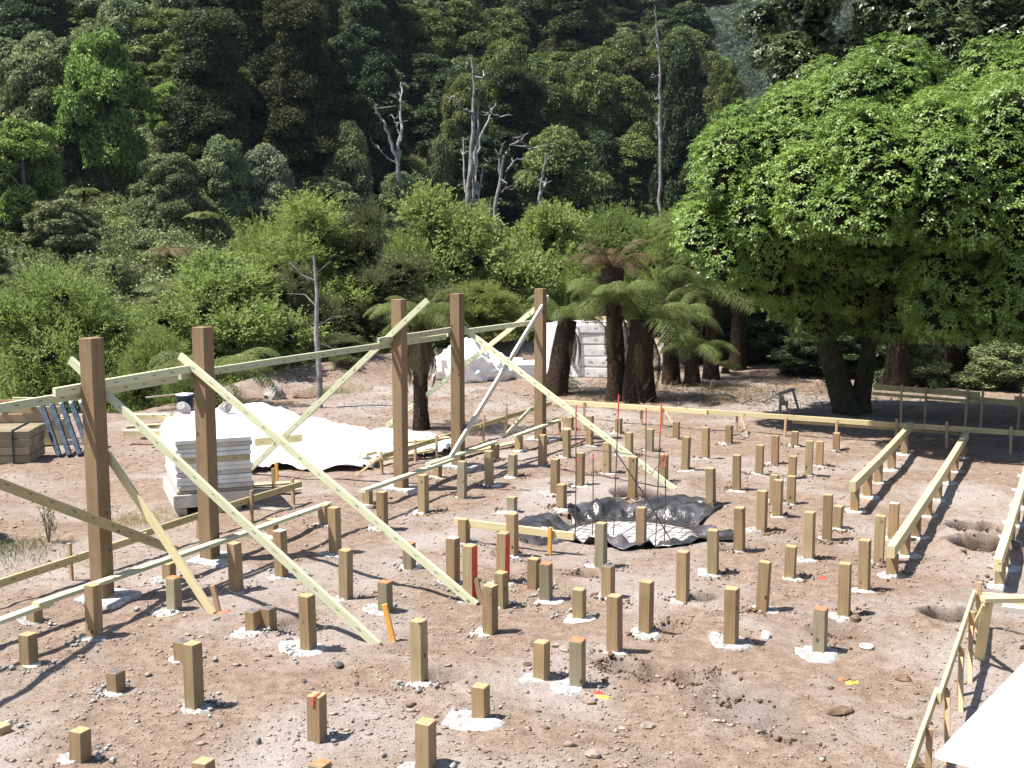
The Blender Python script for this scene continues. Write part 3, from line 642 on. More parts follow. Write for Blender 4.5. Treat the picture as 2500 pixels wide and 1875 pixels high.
LAB = {'olive': 'olive green canopy tree in the forest on the far hillside', 'dark': 'dark green forest tree on the far hillside', 'round': 'grey green rounded tree in the hillside forest', 'bright': 'lighter green tree among the darker hillside forest', 'podocarp': 'dense dark conifer in the hillside forest'}
cnt = {}; FILL = []
fr = np.random.default_rng(21)
y = 52.0
while y < 182:
    step = 2.7 + y * .026
    half = .438 * y; x = -half
    while x < min(half, .24 * y + 2):
        xx = x + fr.uniform(-.4, .4) * step; yy = y + fr.uniform(-.4, .4) * step; x += step
        u = xx / yy; y0 = 47 + 31 * float(sstep(-.32, .08, u))
        if yy < y0 - 2: continue
        if u > .2: continue
        if any(math.hypot(xx - a, yy - b) < c * .8 + step * .3 for a, b, c in taken): continue
        low = (u < -.17 and yy < 78)
        if any(abs(u - ud) < wd and yy < Yd for ud, wd, Yd in ((-.105, .042, 80), (-.036, .03, 81), (-.008, .03, 79), (.026, .02, 80), (.1245, .03, 93))): continue
        q = fr.random()
        if (abs(u + .246) < .045 and yy < 75 and yy > 64) or (abs(u + .176) < .04 and 70 < yy < 83): low = True
        if low: k = 'round' if q < .36 else 'bright' if q < .5 else 'dark' if q < .58 else 'fern'
        elif u < -.1: k = 'round' if q < .42 else 'dark' if q < .66 else 'olive' if q < .85 else 'bright' if q < .9 else 'podocarp'
        else: k = 'olive' if q < .5 else 'dark' if q < .72 else 'round' if q < .93 else 'bright' if q < .95 else 'podocarp'
        if k == 'fern':
            o = new('hillside_fern', FW[0 if fr.random() < .5 else 1 if fr.random() < .6 else 2], None, (xx, yy, Tz(xx, yy)), (0, 0, fr.random() * 6.28)); s = fr.uniform(.55, .95); o.scale = (s, s, s)
            FILL.append((tag(o, 'x', 'tree fern', 'tree ferns on the left slope'), 'fern', u, (Tz(xx, yy) + 2 - 4) / yy)); continue
        h = {'olive': 8, 'dark': 8.5, 'round': 5.5, 'bright': 5, 'podocarp': 11}[k] * fr.uniform(.6, 1.35) * (.62 if low else 1); r = step * fr.uniform(.42, .9)
        if yy < y0 + 5: h *= .7
        FILL.append((plant_tree(NAMES[k], k, xx, yy, h, r, LAB[k], 'tree', GRP[k], split=False), k, u, (Tz(xx, yy) + h * .8 - 4) / yy)); cnt[k] = cnt.get(k, 0) + 1
    y += step * .9
COLS = [(-.39, 'at the left edge'), (-.335, 'round the bright left tree'), (-.28, 'left of the conifer pair'), (-.215, 'under the left conifer'), (-.16, 'by the tall conifer'), (-.11, 'left of the forked dead tree'), (-.065, 'behind the forked dead tree'), (-.015, 'behind the tallest dead trunks'), (.04, 'right of the tallest dead trunks'), (.085, 'left of the spar trunk'), (.13, 'behind the spar trunk'), (9, 'by the hazy gap')]
ROWS = [(-.03, 'at the foot of the slope'), (.02, 'low'), (.06, 'midway up'), (.10, 'on the upper slope'), (.14, 'high up'), (9, 'near the top edge')]
ADJ = {'olive': 'olive canopy tree', 'dark': 'dark green tree', 'round': 'grey green rounded tree', 'bright': 'light green tree', 'podocarp': 'dense dark conifer', 'fern': 'small tree fern'}
zones = {}
for o, k, u, e_ in FILL:
    c = next(t for a, t in COLS if u < a); r = next(t for a, t in ROWS if e_ < a); zones.setdefault((k, c, r), []).append((u, e_, o))
ORD = ['', 'leftmost ', 'second ', 'third ', 'fourth ', 'fifth ', 'sixth ', 'seventh ', 'eighth ', 'ninth ', 'tenth ', 'eleventh ', 'twelfth ', 'thirteenth ', 'fourteenth ', 'fifteenth ', 'sixteenth ', 'seventeenth ', 'eighteenth ']
for (k, c, r), l in zones.items():
    l.sort(key=lambda q: q[0]); n_ = len(l)
    for i, (u, e_, o) in enumerate(l):
        if n_ == 1: s = ''
        elif n_ == 2: s = ('left ', 'right ')[i]
        else: s = 'rightmost ' if i == n_ - 1 else ORD[min(i + 1, 18)]
        o['label'] = '%s%s %s, %s' % (s, ADJ[k], r, c)
print('hill fill', cnt)
# low growth that covers the soil of the slope
n = 9000; th = fr.uniform(-.44, .26, n); yy = fr.uniform(46, 130, n) ** 1.0; xx = th * yy; zz = T(xx, yy)
C = np.stack([xx, yy, zz + .1], -1); Rr = fr.uniform(.25, .75, n)
lv, lf, var = puff_leaves(C, Rr, 330, .17, .08, .3, zmin=-.1)
kf = len(lf) // 2; kv = kf * 4
tag(new('undergrowth', np_mesh('undergrowth', [(lv[:kv], lf[:kf], 0, var[:kv]), (lv[kv:], lf[kf:] - kv, 1, var[kv:])], [LM['olive'], LM['round']])), 'low mixed green undergrowth covering the hillside between the trees', 'undergrowth', kind='stuff')
# distant hazy hill
def farz(x, y): return 2 + .36 * np.maximum(y - 330, 0) + 22 * vnoise(x * .012 + 4, y * .012) + 8 * vnoise(x * .04, y * .04)
xs = np.linspace(-60, 330, 90); ys = np.linspace(300, 760, 80); X_, Y_ = np.meshgrid(xs, ys, indexing='ij'); V = np.stack([X_, Y_, farz(X_, Y_)], -1).reshape(-1, 3)
i, j = np.meshgrid(np.arange(89), np.arange(79), indexing='ij'); b = i * 80 + j; F = np.stack([b, b + 80, b + 81, b + 1], -1).reshape(-1, 4)
tag(new('far_hill', np_mesh('far_hill', [(V, F, 0, None)], [M_HILL], True)), kind='structure')
n = 1700; yy = fr.uniform(335, 740, n); xx = yy * fr.uniform(.08, .28, n); C = np.stack([xx, yy, farz(xx, yy) + 3], -1); Rr = fr.uniform(3., 6.5, n)
lv, lf, var = puff_leaves(C, Rr, 6.0, 1.5, .8, .4, zmin=-.1); cv, cf = cores(C, Rr, .9)
tag(new('far_forest', np_mesh('far_forest', [(lv, lf, 0, var), (cv, cf, 0, np.full(len(cv), .3))], [LM['far']])), 'bluish distant forest on the far hill behind the ridge', 'forest', kind='stuff')
# dead trees
for lab, chains in DEAD_TREES:
    root = empty('dead_tree', chains[0][0][:3], 0, lab, 'dead tree'); o3 = np.array(chains[0][0][:3])
    for i, ch in enumerate(chains):
        pts = []
        for a, b2 in zip(ch[:-1], ch[1:]):
            a = np.array(a); b2 = np.array(b2)
            for k in (0, .33, .66): q = a * (1 - k) + b2 * k; q[:3] += rng.normal(0, .06, 3) * (k > 0) - 0; pts.append(q)
        pts.append(np.array(ch[-1])); pts = [(*(p[:3] - o3), max(p[3] * .8, .03)) for p in pts]
        v, f = tube(pts, 7, wob=.35); new('trunk' if i == 0 else 'limb', np_mesh('dead_limb', [(v, f, 0, None)], [M_DEAD], True), root)
        if i > 0:   # broken twigs
            for _ in range(3):
                p = np.array(pts[rng.integers(len(pts) // 2, len(pts))][:3]); d = rng.normal(0, .45, 3); d[2] = abs(d[2]) * .6
                v, f = tube([(*p, .05), (*(p + d * .6 + rng.normal(0, .06, 3)), .035), (*(p + d), .012)], 4)
                new('twig', np_mesh('dead_twig', [(v, f, 0, None)], [M_DEAD]), root)

# ------------------------------------------------------------------ bushes and trees round the clearing
def feathery(key, h, r, ntw, leafm, L=.07, Wd=.02, nb=26, spray=.45, up=.8, z0=.1, bark=M_BARK, r0=.06, shape='dome', npuff=60, corek=.6):
    C, Rr = crown_puffs(h, r, shape, npuff, z0); npuff = len(C)
    per = max(1, ntw // npuff); idx = np.repeat(np.arange(npuff), per); n = len(idx); d = sphere_dirs(n, -.5)
    B = C[idx] + d * Rr[idx][:, None] * .72; D = unit(d + np.array([0, 0, up]) + rng.normal(0, .3, (n, 3)))
    t = rng.random((n, nb, 1)); LL = (spray * rng.uniform(.6, 1.3, (n, 1, 1)))
    side = rng.normal(0, 1, (n, nb, 3)); P = B[:, None] + D[:, None] * t * LL + side * .035 * (1.2 - t)
    U = D[:, None] * 1.0 + side * .5
    P = P.reshape(-1, 3); U = U.reshape(-1, 3); Nn = unit(rng.normal(0, .6, P.shape) + np.array([-.3, -.2, .9])); s = rng.uniform(.7, 1.4, len(P))
    V, F = leaves(P, U, Nn, L * s, Wd * s)
    var = np.repeat(np.clip(np.repeat(rng.random(n) * .6, nb) + rng.random(len(P)) * .4, 0, 1), 4)
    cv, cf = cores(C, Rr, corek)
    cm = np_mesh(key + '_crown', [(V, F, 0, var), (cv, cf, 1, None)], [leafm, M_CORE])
    tv, tf = trunk_geo(h, r0, C, 10); tm = np_mesh(key + '_trunk', [(tv, tf, 0, None)], [bark], True)
    PR[key] = [(cm, tm, None, h, r)] * 2
feathery('manuka', 4, 1.9, 3600, LM['manuka'], .08, .026, 24, .6, npuff=90, corek=.35)
feathery('willow', 4.5, 2.2, 4200, LM['willow'], .09, .04, 20, .45, .5, npuff=100, corek=.35)
feathery('drab', 4, 1.6, 2000, LM['drab'], .075, .024, 24, .45, npuff=60, corek=.5)
feathery('slender', 5, 1.1, 1200, LM['manuka'], .08, .022, 24, .6, .7, .3, r0=.07, shape='tall', npuff=40, corek=.35)
def bush(kind, name, x, y, topz, r, lab, rz=0): 
    z = Tz(x, y); topz -= .45 if kind in ('manuka', 'willow', 'slender') else .2; return plant_tree(name, kind, x, y, topz - z, r, lab, 'bush' if name.endswith('bush') else 'tree', rz=rz)
bush('manuka', 'feathery_bush', -12.2, 31.5, 2.9, 2.5, 'feathery yellow green bush at the left edge behind the lumber', .3)
bush('manuka', 'feathery_bush', -10.6, 34, 1.7, 1.5, 'duller feathery bush between the left edge bush and the bright one', 2.)
bush('drab', 'drab_bush', -14.5, 36, 2.6, 1.8, 'grey brown wispy bush at the far left edge', 1.)
bush('manuka', 'feathery_bush', -9.0, 30, 1.7, 1.1, 'low olive bush right behind the upper rail at the second post', 4.)
bush('willow', 'leafy_bush', -8.0, 33.5, 3.6, 2.7, 'bright light green bush behind the gap between second and third posts', .5)
bush('drab', 'dark_bush', -6.3, 34.5, 3.1, 1.4, 'dark shaded bush right of the bright green bush', 2.5)
bush('slender', 'slender_tree', -6.2, 37, 5.3, 1.9, 'feathery yellowish tree standing above the pale slender trunk', .2)
bush('drab', 'drab_tree', -4.7, 38.5, 4.75, 1.75, 'wispy dark olive tree left of the wide bright bush', 3.)
bush('willow', 'leafy_bush', -2.2, 42, 5.5, 3.3, 'wide bright green bush behind the third and fourth posts', 1.2)
bush('willow', 'leafy_bush', 1.2, 44.5, 5.0, 3.0, 'right hand bright green bush behind the tallest fern', 3.3)
bush('manuka', 'feathery_bush', -1.0, 38, 2.6, 1.7, 'lower bush behind the white bundle', 2.2)
bush('drab', 'drab_bush', 2.9, 47, 3.7, 1.2, 'grey twiggy bush left of the brown topped fern', 1.7)
bush('manuka', 'feathery_bush', 4.2, 49, 4.6, 2.6, 'soft green bush behind the brown topped fern', 2.7)
bush('willow', 'leafy_bush', 6.6, 46, 4.9, 1.7, 'light green sapling thicket left of the big glossy tree', .9)
bush('manuka', 'feathery_bush', -3.6, 40.5, 3.6, 1.5, 'olive green bush between the wispy tree and wide bright bush', .7)
bush('manuka', 'feathery_bush', 2.0, 43, 3.2, 1.6, 'green bush directly behind the wrapped stack', 5.)
bush('drab', 'dark_bush', -5.0, 33.5, 1.3, 1.1, 'low dark bush behind the third post', 5.)
bush('manuka', 'feathery_bush', -7.6, 38.5, 4.0, 2.3, 'soft green bush behind the pale slender trunk, on its left', 2.9)
bush('drab', 'drab_bush', -3.4, 36.5, 3.3, 1.9, 'drab olive bush behind the third post', 1.9)
bush('willow', 'leafy_bush', 6.0, 52, 4.6, 2.4, 'pale green bush farthest back in the gap left of the big tree', 1.9)
bush('manuka', 'feathery_bush', 8.4, 44, 4.4, 1.9, 'green bush in the gap under the big tree', 4.)
bush('dark', 'dark_tree', 14.5, 43, 6, 3.4, 'dark tree in the shade at the right behind the big tree')
bush('dark', 'dark_tree', 18.5, 40, 6.5, 3.4, 'dark tree closing the right edge behind the shaded ferns')
bush('manuka', 'feathery_bush', 11.0, 38.5, 2.6, 1.7, 'sunlit bush seen under the big tree on the right', 1.)
bush('slender', 'slender_tree', 5.6, 44, 4.9, .8, 'narrow sapling with a straight stem before the hazy gap', 1.)
# pale slender trunk with a few bare branches in front of the bushes
e = empty('slender_dead_tree', (-4.42, 27, Tz(-4.42, 27)), 0, 'pale slender bare trunk with thin white branches behind the rails', 'dead tree')
v, f = join_tubes([tube([(0, 0, -.2, .075), (.02, 0, .8, .065), (-.04, 0, 1.7, .06), (.0, 0, 2.6, .045), (-.06, 0, 3.5, .025)], 7, wob=.15)])
new('trunk', np_mesh('pale_trunk', [(v, f, 0, None)], [M_DEAD], True), e)
for a in ([(0, 0, 2.9, .02), (-.35, 0, 3.05, .018), (-.62, 0, 3.35, .008)], [(0, 0, 2.3, .016), (-.3, .1, 2.6, .012), (-.7, .1, 2.62, .006)], [(0, 0, 1.9, .016), (.35, 0, 2.1, .012), (.55, 0, 2.1, .006)], [(0, 0, 1.5, .014), (.3, 0, 1.4, .01), (.5, 0, 1.25, .006)], [(0, 0, 3.1, .014), (.3, .1, 3.35, .006)]):
    v, f = tube(a, 5); new('branch', np_mesh('pale_branch', [(v, f, 0, None)], [M_DEAD], True), e)
C = np.array([(.15, 0, 1.9), (.45, .1, 1.7), (-.35, 0, 2.0), (.1, 0, 1.45), (.55, 0, 2.0)]) ; lv, lf, var = puff_leaves(C, np.array([.42, .35, .35, .4, .3]), 900, .06, .018)
new('foliage', np_mesh('pale_foliage', [(lv, lf, 0, var)], [LM['drab']]), e)

# big glossy tree on the right: rosettes of drooping leaves over a many-lobed crown
def rosette_crown(ell, npuff, ros_density, L, Wd, nl=6, pr=(.45, .85), zmin=-.7):
    C = []; Rr = []
    for (cx, cy, cz, rx, ry, rz), w in ell:
        m_ = int(npuff * w)
        d = sphere_dirs(m_, -.85); q = rng.uniform(.62, 1., (m_, 1)) ** .5
        C.append(np.array([cx, cy, cz]) + d * q * np.array([rx, ry, rz])); Rr.append(rng.uniform(*pr, m_))
    C = np.concatenate(C); Rr = np.concatenate(Rr)
    cnt_ = (ros_density * Rr ** 2).astype(int); idx = np.repeat(np.arange(len(C)), cnt_); n = len(idx); d = sphere_dirs(n, zmin)
    P = C[idx] + d * Rr[idx][:, None] * (.82 + .25 * rng.random((n, 1)))
    # drop rosettes buried deep inside other puffs
    keep = np.ones(n, bool)
    for c, r in zip(C, Rr): keep &= ~(np.linalg.norm(P - c, axis=1) < r * .78)
    P = P[keep]; d = d[keep]; idx = idx[keep]; n = len(P); print('rosettes', n)
    ax = unit(d * .7 + np.array([0, 0, .75]) + rng.normal(0, .2, (n, 3)))
    a = unit(np.cross(ax, rng.normal(0, 1, (n, 3)))); b = np.cross(ax, a)
    ph = rng.random((n, 1)) * 6.28 + np.arange(nl)[None] * 6.283 / nl + rng.normal(0, .25, (n, nl))
    rad = a[:, None] * np.cos(ph)[..., None] + b[:, None] * np.sin(ph)[..., None]
    U = rad + ax[:, None] * rng.uniform(-.35, .55, (n, nl, 1)) + np.array([0, 0, -.25]); Nn = ax[:, None] - rad * .2 + rng.normal(0, .15, (n, nl, 3))
    PP = np.repeat(P[:, None], nl, 1) + rad * .01
    s = rng.uniform(.7, 1.25, n * nl)
    V, F = leaves(PP.reshape(-1, 3), U.reshape(-1, 3), unit(Nn.reshape(-1, 3)), L * s, Wd * s, .18)
    pv = rng.random(len(C)) * .35
    var = np.repeat(np.clip(np.repeat(pv[idx] + rng.random(n) * .45, nl) + rng.random(n * nl) * .25, 0, 1), 4)
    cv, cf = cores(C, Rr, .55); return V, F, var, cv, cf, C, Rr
ELL = [((5.6, 24.5, 4.65, 1.9, 2.1, 1.6), .9), ((7.6, 24.5, 5.15, 2.4, 2.8, 2.25), 1.4), ((10.2, 23.7, 4.75, 2.5, 3.1, 2.75), 1.5), ((8.7, 21.6, 3.3, 1.3, 1.8, 1.3), .5), ((10.9, 21.2, 3.4, 1.8, 2.0, 1.7), .6), ((6.35, 21.9, 4.75, 1.15, 1.9, 1.05), .45), ((8.4, 21.0, 5.0, 1.6, 1.9, 1.3), .6), ((6.6, 25.6, 3.4, 1.3, 1.1, 1.3), .4), ((7.4, 26.6, 2.9, 1.5, .9, 1.1), .3), ((9.3, 25.6, 3.0, 1.6, 1.2, 1.3), .4), ((4.7, 24.6, 3.7, .9, 1.2, .8), .2), ((5.7, 25.2, 3.5, 1.2, 1.2, .95), .3)]
V, F, var, cv, cf, C, Rr = rosette_crown(ELL, 105, 900, .082, .034, 6, (.32, .7))
bt = empty('glossy_leaved_tree', (7.45, 26.1, 0), 0, 'huge glossy leaved tree with twin mossy trunks on the right', 'tree')
off = np.array([7.45, 26.1, 0])
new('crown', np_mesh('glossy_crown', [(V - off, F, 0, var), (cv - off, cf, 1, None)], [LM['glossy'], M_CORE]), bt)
def mossy(points, seg=10):
    v, f = tube(points, seg, wob=.22); return v, f
st = [[(0, 0, -.3, .42), (-.05, 0, .15, .3), (-.25, .05, .8, .24), (-.5, .1, 1.6, .22), (-.75, .3, 2.5, .2), (-.9, .8, 3.6, .22), (-.8, 1.2, 5, .14)], [(.25, .1, -.3, .34), (.3, .1, .3, .22), (.42, .1, 1., .18), (.52, .2, 1.9, .17), (.7, .4, 3., .15), (1.4, .9, 4.5, .16), (1.8, 1.2, 6, .1)]]
for s_ in st:
    v, f = mossy(s_); tr_ = new('trunk', np_mesh('mossy_trunk', [(v, f, 0, None)], [M_DARKBARK], True), bt)
    P = np.array([p[:3] for p in s_[1:5]]); C2 = np.concatenate([P + rng.normal(0, .12, P.shape) for _ in range(3)]); lv, lf, va = puff_leaves(C2, np.full(len(C2), .22), 5000, .05, .024, 0, .3, -1, cull=0)
    new('climbing_moss', np_mesh('trunk_climber', [(lv, lf, 0, va)], [LM['dark']]), tr_)['kind'] = 'stuff'
for c in [(1.2, -1.8, 3.6), (2.6, -2.4, 4.2), (-1.5, -1.2, 4.2), (1.5, -3.4, 3.0), (.3, -1.5, 6.0), (3.2, -4.2, 3.4)]:
    v, f = tube([(.4, .2, 1.8, .14), (c[0] * .55, c[1] * .55, c[2] * .75, .1), (*c, .04)], 6, wob=.2); new('limb', np_mesh('glossy_limb', [(v, f, 0, None)], [M_DARKBARK], True), bt)
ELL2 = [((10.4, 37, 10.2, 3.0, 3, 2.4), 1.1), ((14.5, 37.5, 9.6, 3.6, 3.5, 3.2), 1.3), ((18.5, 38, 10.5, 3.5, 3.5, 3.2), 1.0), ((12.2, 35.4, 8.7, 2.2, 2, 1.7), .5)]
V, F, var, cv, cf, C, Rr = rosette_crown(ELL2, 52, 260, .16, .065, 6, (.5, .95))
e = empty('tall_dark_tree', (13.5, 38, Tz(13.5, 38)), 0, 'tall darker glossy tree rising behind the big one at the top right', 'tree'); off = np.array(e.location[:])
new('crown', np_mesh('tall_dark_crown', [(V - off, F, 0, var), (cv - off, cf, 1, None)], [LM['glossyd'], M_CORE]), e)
L = [tube([(0, 0, -.5, .55), (0, 0, 3, .45), (.2, 0, 7, .35), (.3, 0, 11, .2)], 9, wob=.15)] + [tube([(.1, 0, 6.5, .2), (dx * .5, -.4, 9, .14), (dx, -1, 10.8, .06)], 6) for dx in (-3.2, -1.2, 2.2, 4.2)]
v, f = join_tubes(L); new('trunk', np_mesh('tall_dark_trunk', [(v, f, 0, None)], [M_DARKBARK], True), e)
# twin mid-right light green tree at the right edge, behind the big crown
ELL3 = [((14.6, 29.5, 5.6, 2.2, 2.2, 2.6), 1.)]
V, F, var, cv, cf, C, Rr = rosette_crown(ELL3, 70, 260, .13, .05)
e = empty('light_leaved_tree', (14.6, 29.5, 0), 0, 'lighter green tree at the right edge beside the huge glossy tree', 'tree'); off = np.array([14.6, 29.5, 0])
new('crown', np_mesh('light_leaved_crown', [(V - off, F, 0, var), (cv - off, cf, 1, None)], [LM['willow'], M_CORE]), e)
v, f = join_tubes([tube([(0, 0, -.3, .3), (0, 0, 2, .22), (.2, 0, 5.5, .1)], 8, wob=.15)]); new('trunk', np_mesh('light_leaved_trunk', [(v, f, 0, None)], [M_DARKBARK], True), e)

# ------------------------------------------------------------------ tree ferns
FRM = {}
def frond_me(key, matl, L=1.7, **k):
    kk = (key, matl.name)
    if kk not in FRM:
        V, F = frond_fine(L, 24, **k); FRM[kk] = np_mesh('frond', [(V, F, 0, np.tile(np.linspace(.25, .85, 50), len(V) // 50 + 1)[:len(V)])], [matl])
    return FRM[kk]
def tree_fern(x, y, h, tr, nf, L, label, leafm='fern', rise=.35, dead=10, lean=(0, 0), skirt=.7, name='tree_fern', wide=1.):
    z = Tz(x, y); e = empty(name, (x, y, z), rng.random() * .5, label, 'tree fern')
    pts = [(0, 0, -.25, tr * 1.35), (lean[0] * .15, lean[1] * .15, h * .2, tr * 1.05), (lean[0] * .5, lean[1] * .5, h * .55, tr * .9), (lean[0], lean[1], h, tr * .8)]
    v, f = tube(pts, 14, wob=.3); parts = [(v, f, 0, None)]
    # shaggy fibres hanging down the trunk
    tr *= .68; n_ = int(420 * h * tr / .25); t = rng.random(n_); a = rng.random(n_) * 6.283; r = tr * (1.05 + .15 * rng.random(n_))
    P = np.stack([lean[0] * t + np.cos(a) * r, lean[1] * t + np.sin(a) * r, h * t], -1); U = np.stack([np.cos(a) * .45, np.sin(a) * .45, -1 + 0 * a], -1) + rng.normal(0, .25, (n_, 3))
    lv, lf = leaves(P, U, np.stack([np.cos(a), np.sin(a), 0 * a], -1), rng.uniform(.08, .24, n_), .022); parts.append((lv, lf, 1, np.repeat(rng.random(n_) * .6, 4)))
    new('trunk', np_mesh('fern_trunk', parts, [M_FERNBARK, LM['fibre']], False), e)
    top = (lean[0], lean[1], h)
    for i in range(nf):
        arch = rise * rng.uniform(.6, 1.5); key = ('a', 'b', 'c')[i % 3]
        o = new('frond', frond_me(key, LM[leafm], 1.7, arch={'a': .35, 'b': .6, 'c': .15}[key] + rise * .5, droop={'a': .55, 'b': .35, 'c': .7}[key]), e, top, (rng.normal(0, .18), rng.normal(0, .15) - rise * .3 * (i % 2), i * 2.39996 + rng.random() * .3))
        s = L / 1.7 * rng.uniform(.8, 1.15); o.scale = (s, s * wide, s)
    for i in range(dead):
        o = new('dead_frond', frond_me('d', LM['brown'], 1.4, arch=.05, droop=.9, pin=.2), e, (lean[0], lean[1], h - .1), (rng.normal(0, .2), rng.uniform(.75, 1.25), i * 6.283 / dead + rng.random() * .4))
        s = skirt * L / 1.7 * rng.uniform(.7, 1.1); o.scale = (s, s * .6, s)
    return e
tree_fern(-1.85, 23.9, 2.1, .15, 17, 1.25, 'slim tree fern with a long dead skirt between third and fourth posts', 'fern', .8, 24, skirt=1.15)
tree_fern(1.06, 29.1, 1.85, .26, 13, 1.25, 'shaggy leaning tree fern in front of the wrapped stack', 'fern', .35, 18, (.35, 0), skirt=1.2)
tree_fern(2.52, 28.3, 2.35, .22, 13, 1.5, 'tree fern with a narrow trunk left of the twin pair', 'fern', .35, 20, (-.1, 0), skirt=1.1)
tree_fern(3.0, 28.0, 1.95, .34, 12, 1.75, 'thick trunked tree fern with upright fronds right of the twin pair', 'fern', 1.0, 20, (.1, 0), skirt=1.1)
tree_fern(2.9, 34.5, 2.95, .4, 14, 1.5, 'tallest tree fern with brown fronds and a pale brown skirt', 'brown', .7, 24, skirt=1.1)
tree_fern(4.2, 31.2, 1.7, .22, 13, 1.5, 'low tree fern with a bushy crown right of the thick trunk', 'fern', .4, 14)
tree_fern(4.7, 30.8, .9, .2, 10, 1.3, 'short tree fern crowded among the trunks', 'fern', .3, 10)
tree_fern(5.45, 32.3, 2.15, .2, 14, 1.9, 'spreading tree fern with wide layered fronds beside the big tree', 'fern', .2, 12)
tree_fern(6.6, 34.5, 3.0, .22, 14, 2.0, 'tree fern behind the spreading one in front of the dark thicket', 'fern', .3, 12)
tree_fern(5.3, 35.5, 3.6, .22, 13, 1.8, 'yellowish tree fern standing behind the spreading one', 'fern', .45, 12)
tree_fern(8.4, 36.5, 2.6, .3, 12, 1.8, 'dark tree fern in the shade left of the mossy trunks', 'fern', .3, 14)
tree_fern(9.9, 30.4, 2.1, .28, 12, 1.6, 'first shaded tree fern trunk right of the mossy trunks', 'fern', .3, 14)
tree_fern(11.7, 31.8, 2.2, .36, 12, 1.6, 'thick black shaded tree fern trunk under the crown on the right', 'fern', .3, 18)
tree_fern(13.4, 31.0, 2.0, .28, 12, 1.6, 'shaded tree fern nearest the right edge', 'fern', .3, 16)
tree_fern(-6.9, 27.0, .6, .2, 15, 1.9, 'ground fern with broad fronds by the pallets on the left', 'fern', .5, 5, name='ground_fern')
tree_fern(1.35, 30.0, .12, .1, 9, .6, 'little pale fern at the foot of the wrapped stack', 'drab', .5, 2, name='ground_fern')
tree_fern(6.05, 33.5, .15, .12, 9, .7, 'small green fern in the litter left of the sawhorse', 'fern', .7, 3, name='ground_fern')
bushes2 = [(8.6, 33.2, 1.5, 1.5, 'dark undergrowth shrub seen between the mossy trunks'), (10.2, 34.5, 2.3, 1.8, 'tall dark shrub behind the first shaded fern'), (13.4, 34, 2.6, 2.0, 'broad dark shrub under the crown near the right edge'), (15.2, 32.5, 2.4, 1.8, 'dark shrub closing the right edge under the trees'), (7.0, 36.5, 2.2, 1.6, 'dark shrub right behind the spreading fern'), (11.9, 36.5, 3.0, 2.0, 'dark shrub behind the thick black fern trunk'), (5.9, 36.8, 2.0, 1.4, 'dark green shrub among the rear tree ferns'),
    (10.6, 31.0, 1.3, .9, 'dark shrub between the shaded fern trunks'), (12.6, 30.4, 1.3, 1.1, 'greenish shrub in the shade behind the far right rail')]
for x, y, tz, r, lab in bushes2: bush('dark' if y > 32 else 'round', 'shade_bush', x, y, tz, r, lab)

# ------------------------------------------------------------------ heavy posts
HP = [(9.33, -9.54, 2.88, 'leftmost heavy post'), (11.09, -9.54, 2.87, 'second heavy post from the left'), (15.62, -9.57, 2.97, 'third heavy post from the left, right of the gap'),
      (17.46, -9.56, 2.97, 'fourth heavy post, just right of the slim fern'), (20.65, -9.49, 2.92, 'farthest heavy post, in front of the white stack')]
HW = .089
def collar(x, y, r, m, name='concrete_collar', parent=None, seed=0, sq=1., up=.03, off=(0, 0), lumps=.22, z0=None):
    rr = np.random.default_rng(seed); n = 26; ph = rr.random(4) * 6.28; V = [(off[0] * .3, off[1] * .3, 0)]; rings = (.35, .7, .9, 1.0)
    cx, cy = x + off[0], y + off[1]
    V = []; zc = Tz(cx, cy)
    for k, t in enumerate((0.02,) + rings):
        for i in range(n):
            a = 6.283 * i / n; q = r * t * (1 + lumps * (.8 * math.sin(a + ph[3]) + .6 * math.sin(2 * a + ph[0]) + .4 * math.sin(3 * a + ph[1]) + .12 * math.sin(7 * a + ph[2])) + .03 * rr.normal() * (t > .8))
            px, py = cx + q * math.cos(a), cy + q * math.sin(a) * sq
            h = up * (1 - t ** 3) * (1 + .3 * math.sin(5 * a + ph[3])) + .006 * rr.normal() * (t > .1)
            V.append((px, py, Tz(px, py) + h + .006 - (.03 if t == 1. else 0)))
    F = [(k * n + i, k * n + (i + 1) % n, (k + 1) * n + (i + 1) % n, (k + 1) * n + i) for k in range(4) for i in range(n)]
    F.append(tuple(range(n - 1, -1, -1)))
    me = bpy.data.meshes.new(name); 
    o3 = Vector(parent.location) if parent is not None else Vector((0, 0, 0))
    rzp = parent.rotation_euler.z if parent is not None else 0
    Rm = Matrix.Rotation(-rzp, 3, 'Z')
    me.from_pydata([tuple(Rm @ (Vector(v) - o3)) for v in V], [], F); me.materials.append(m)
    for p in me.polygons: p.use_smooth = True
    return new(name, me, parent)
for i, (al, pe, h, lab) in enumerate(HP):
    p = W(al, pe); z = Tz(p.x, p.y)
    e = empty('heavy_post', (p.x, p.y, z), -AY + random.uniform(-.03, .03), lab + ', tall square brown timber', 'timber post', 'row of five heavy posts')
    me = box_me('heavy_post', 2 * HW, 2 * HW, h - z + .4, M_POST, .006, .006, i); new('post', me, e, (0, 0, (h - z - .4) / 2))
    s = .24
    me = bpy.data.meshes.new('pad'); vs = []; 
    cm = box_me('concrete_pad', .55, .5, .12, M_CONC, .012, .05, i + 40); new('concrete_pad', cm, e, (.06, .02, -.02), (random.uniform(-.02, .02), 0, random.uniform(-.1, .1)))

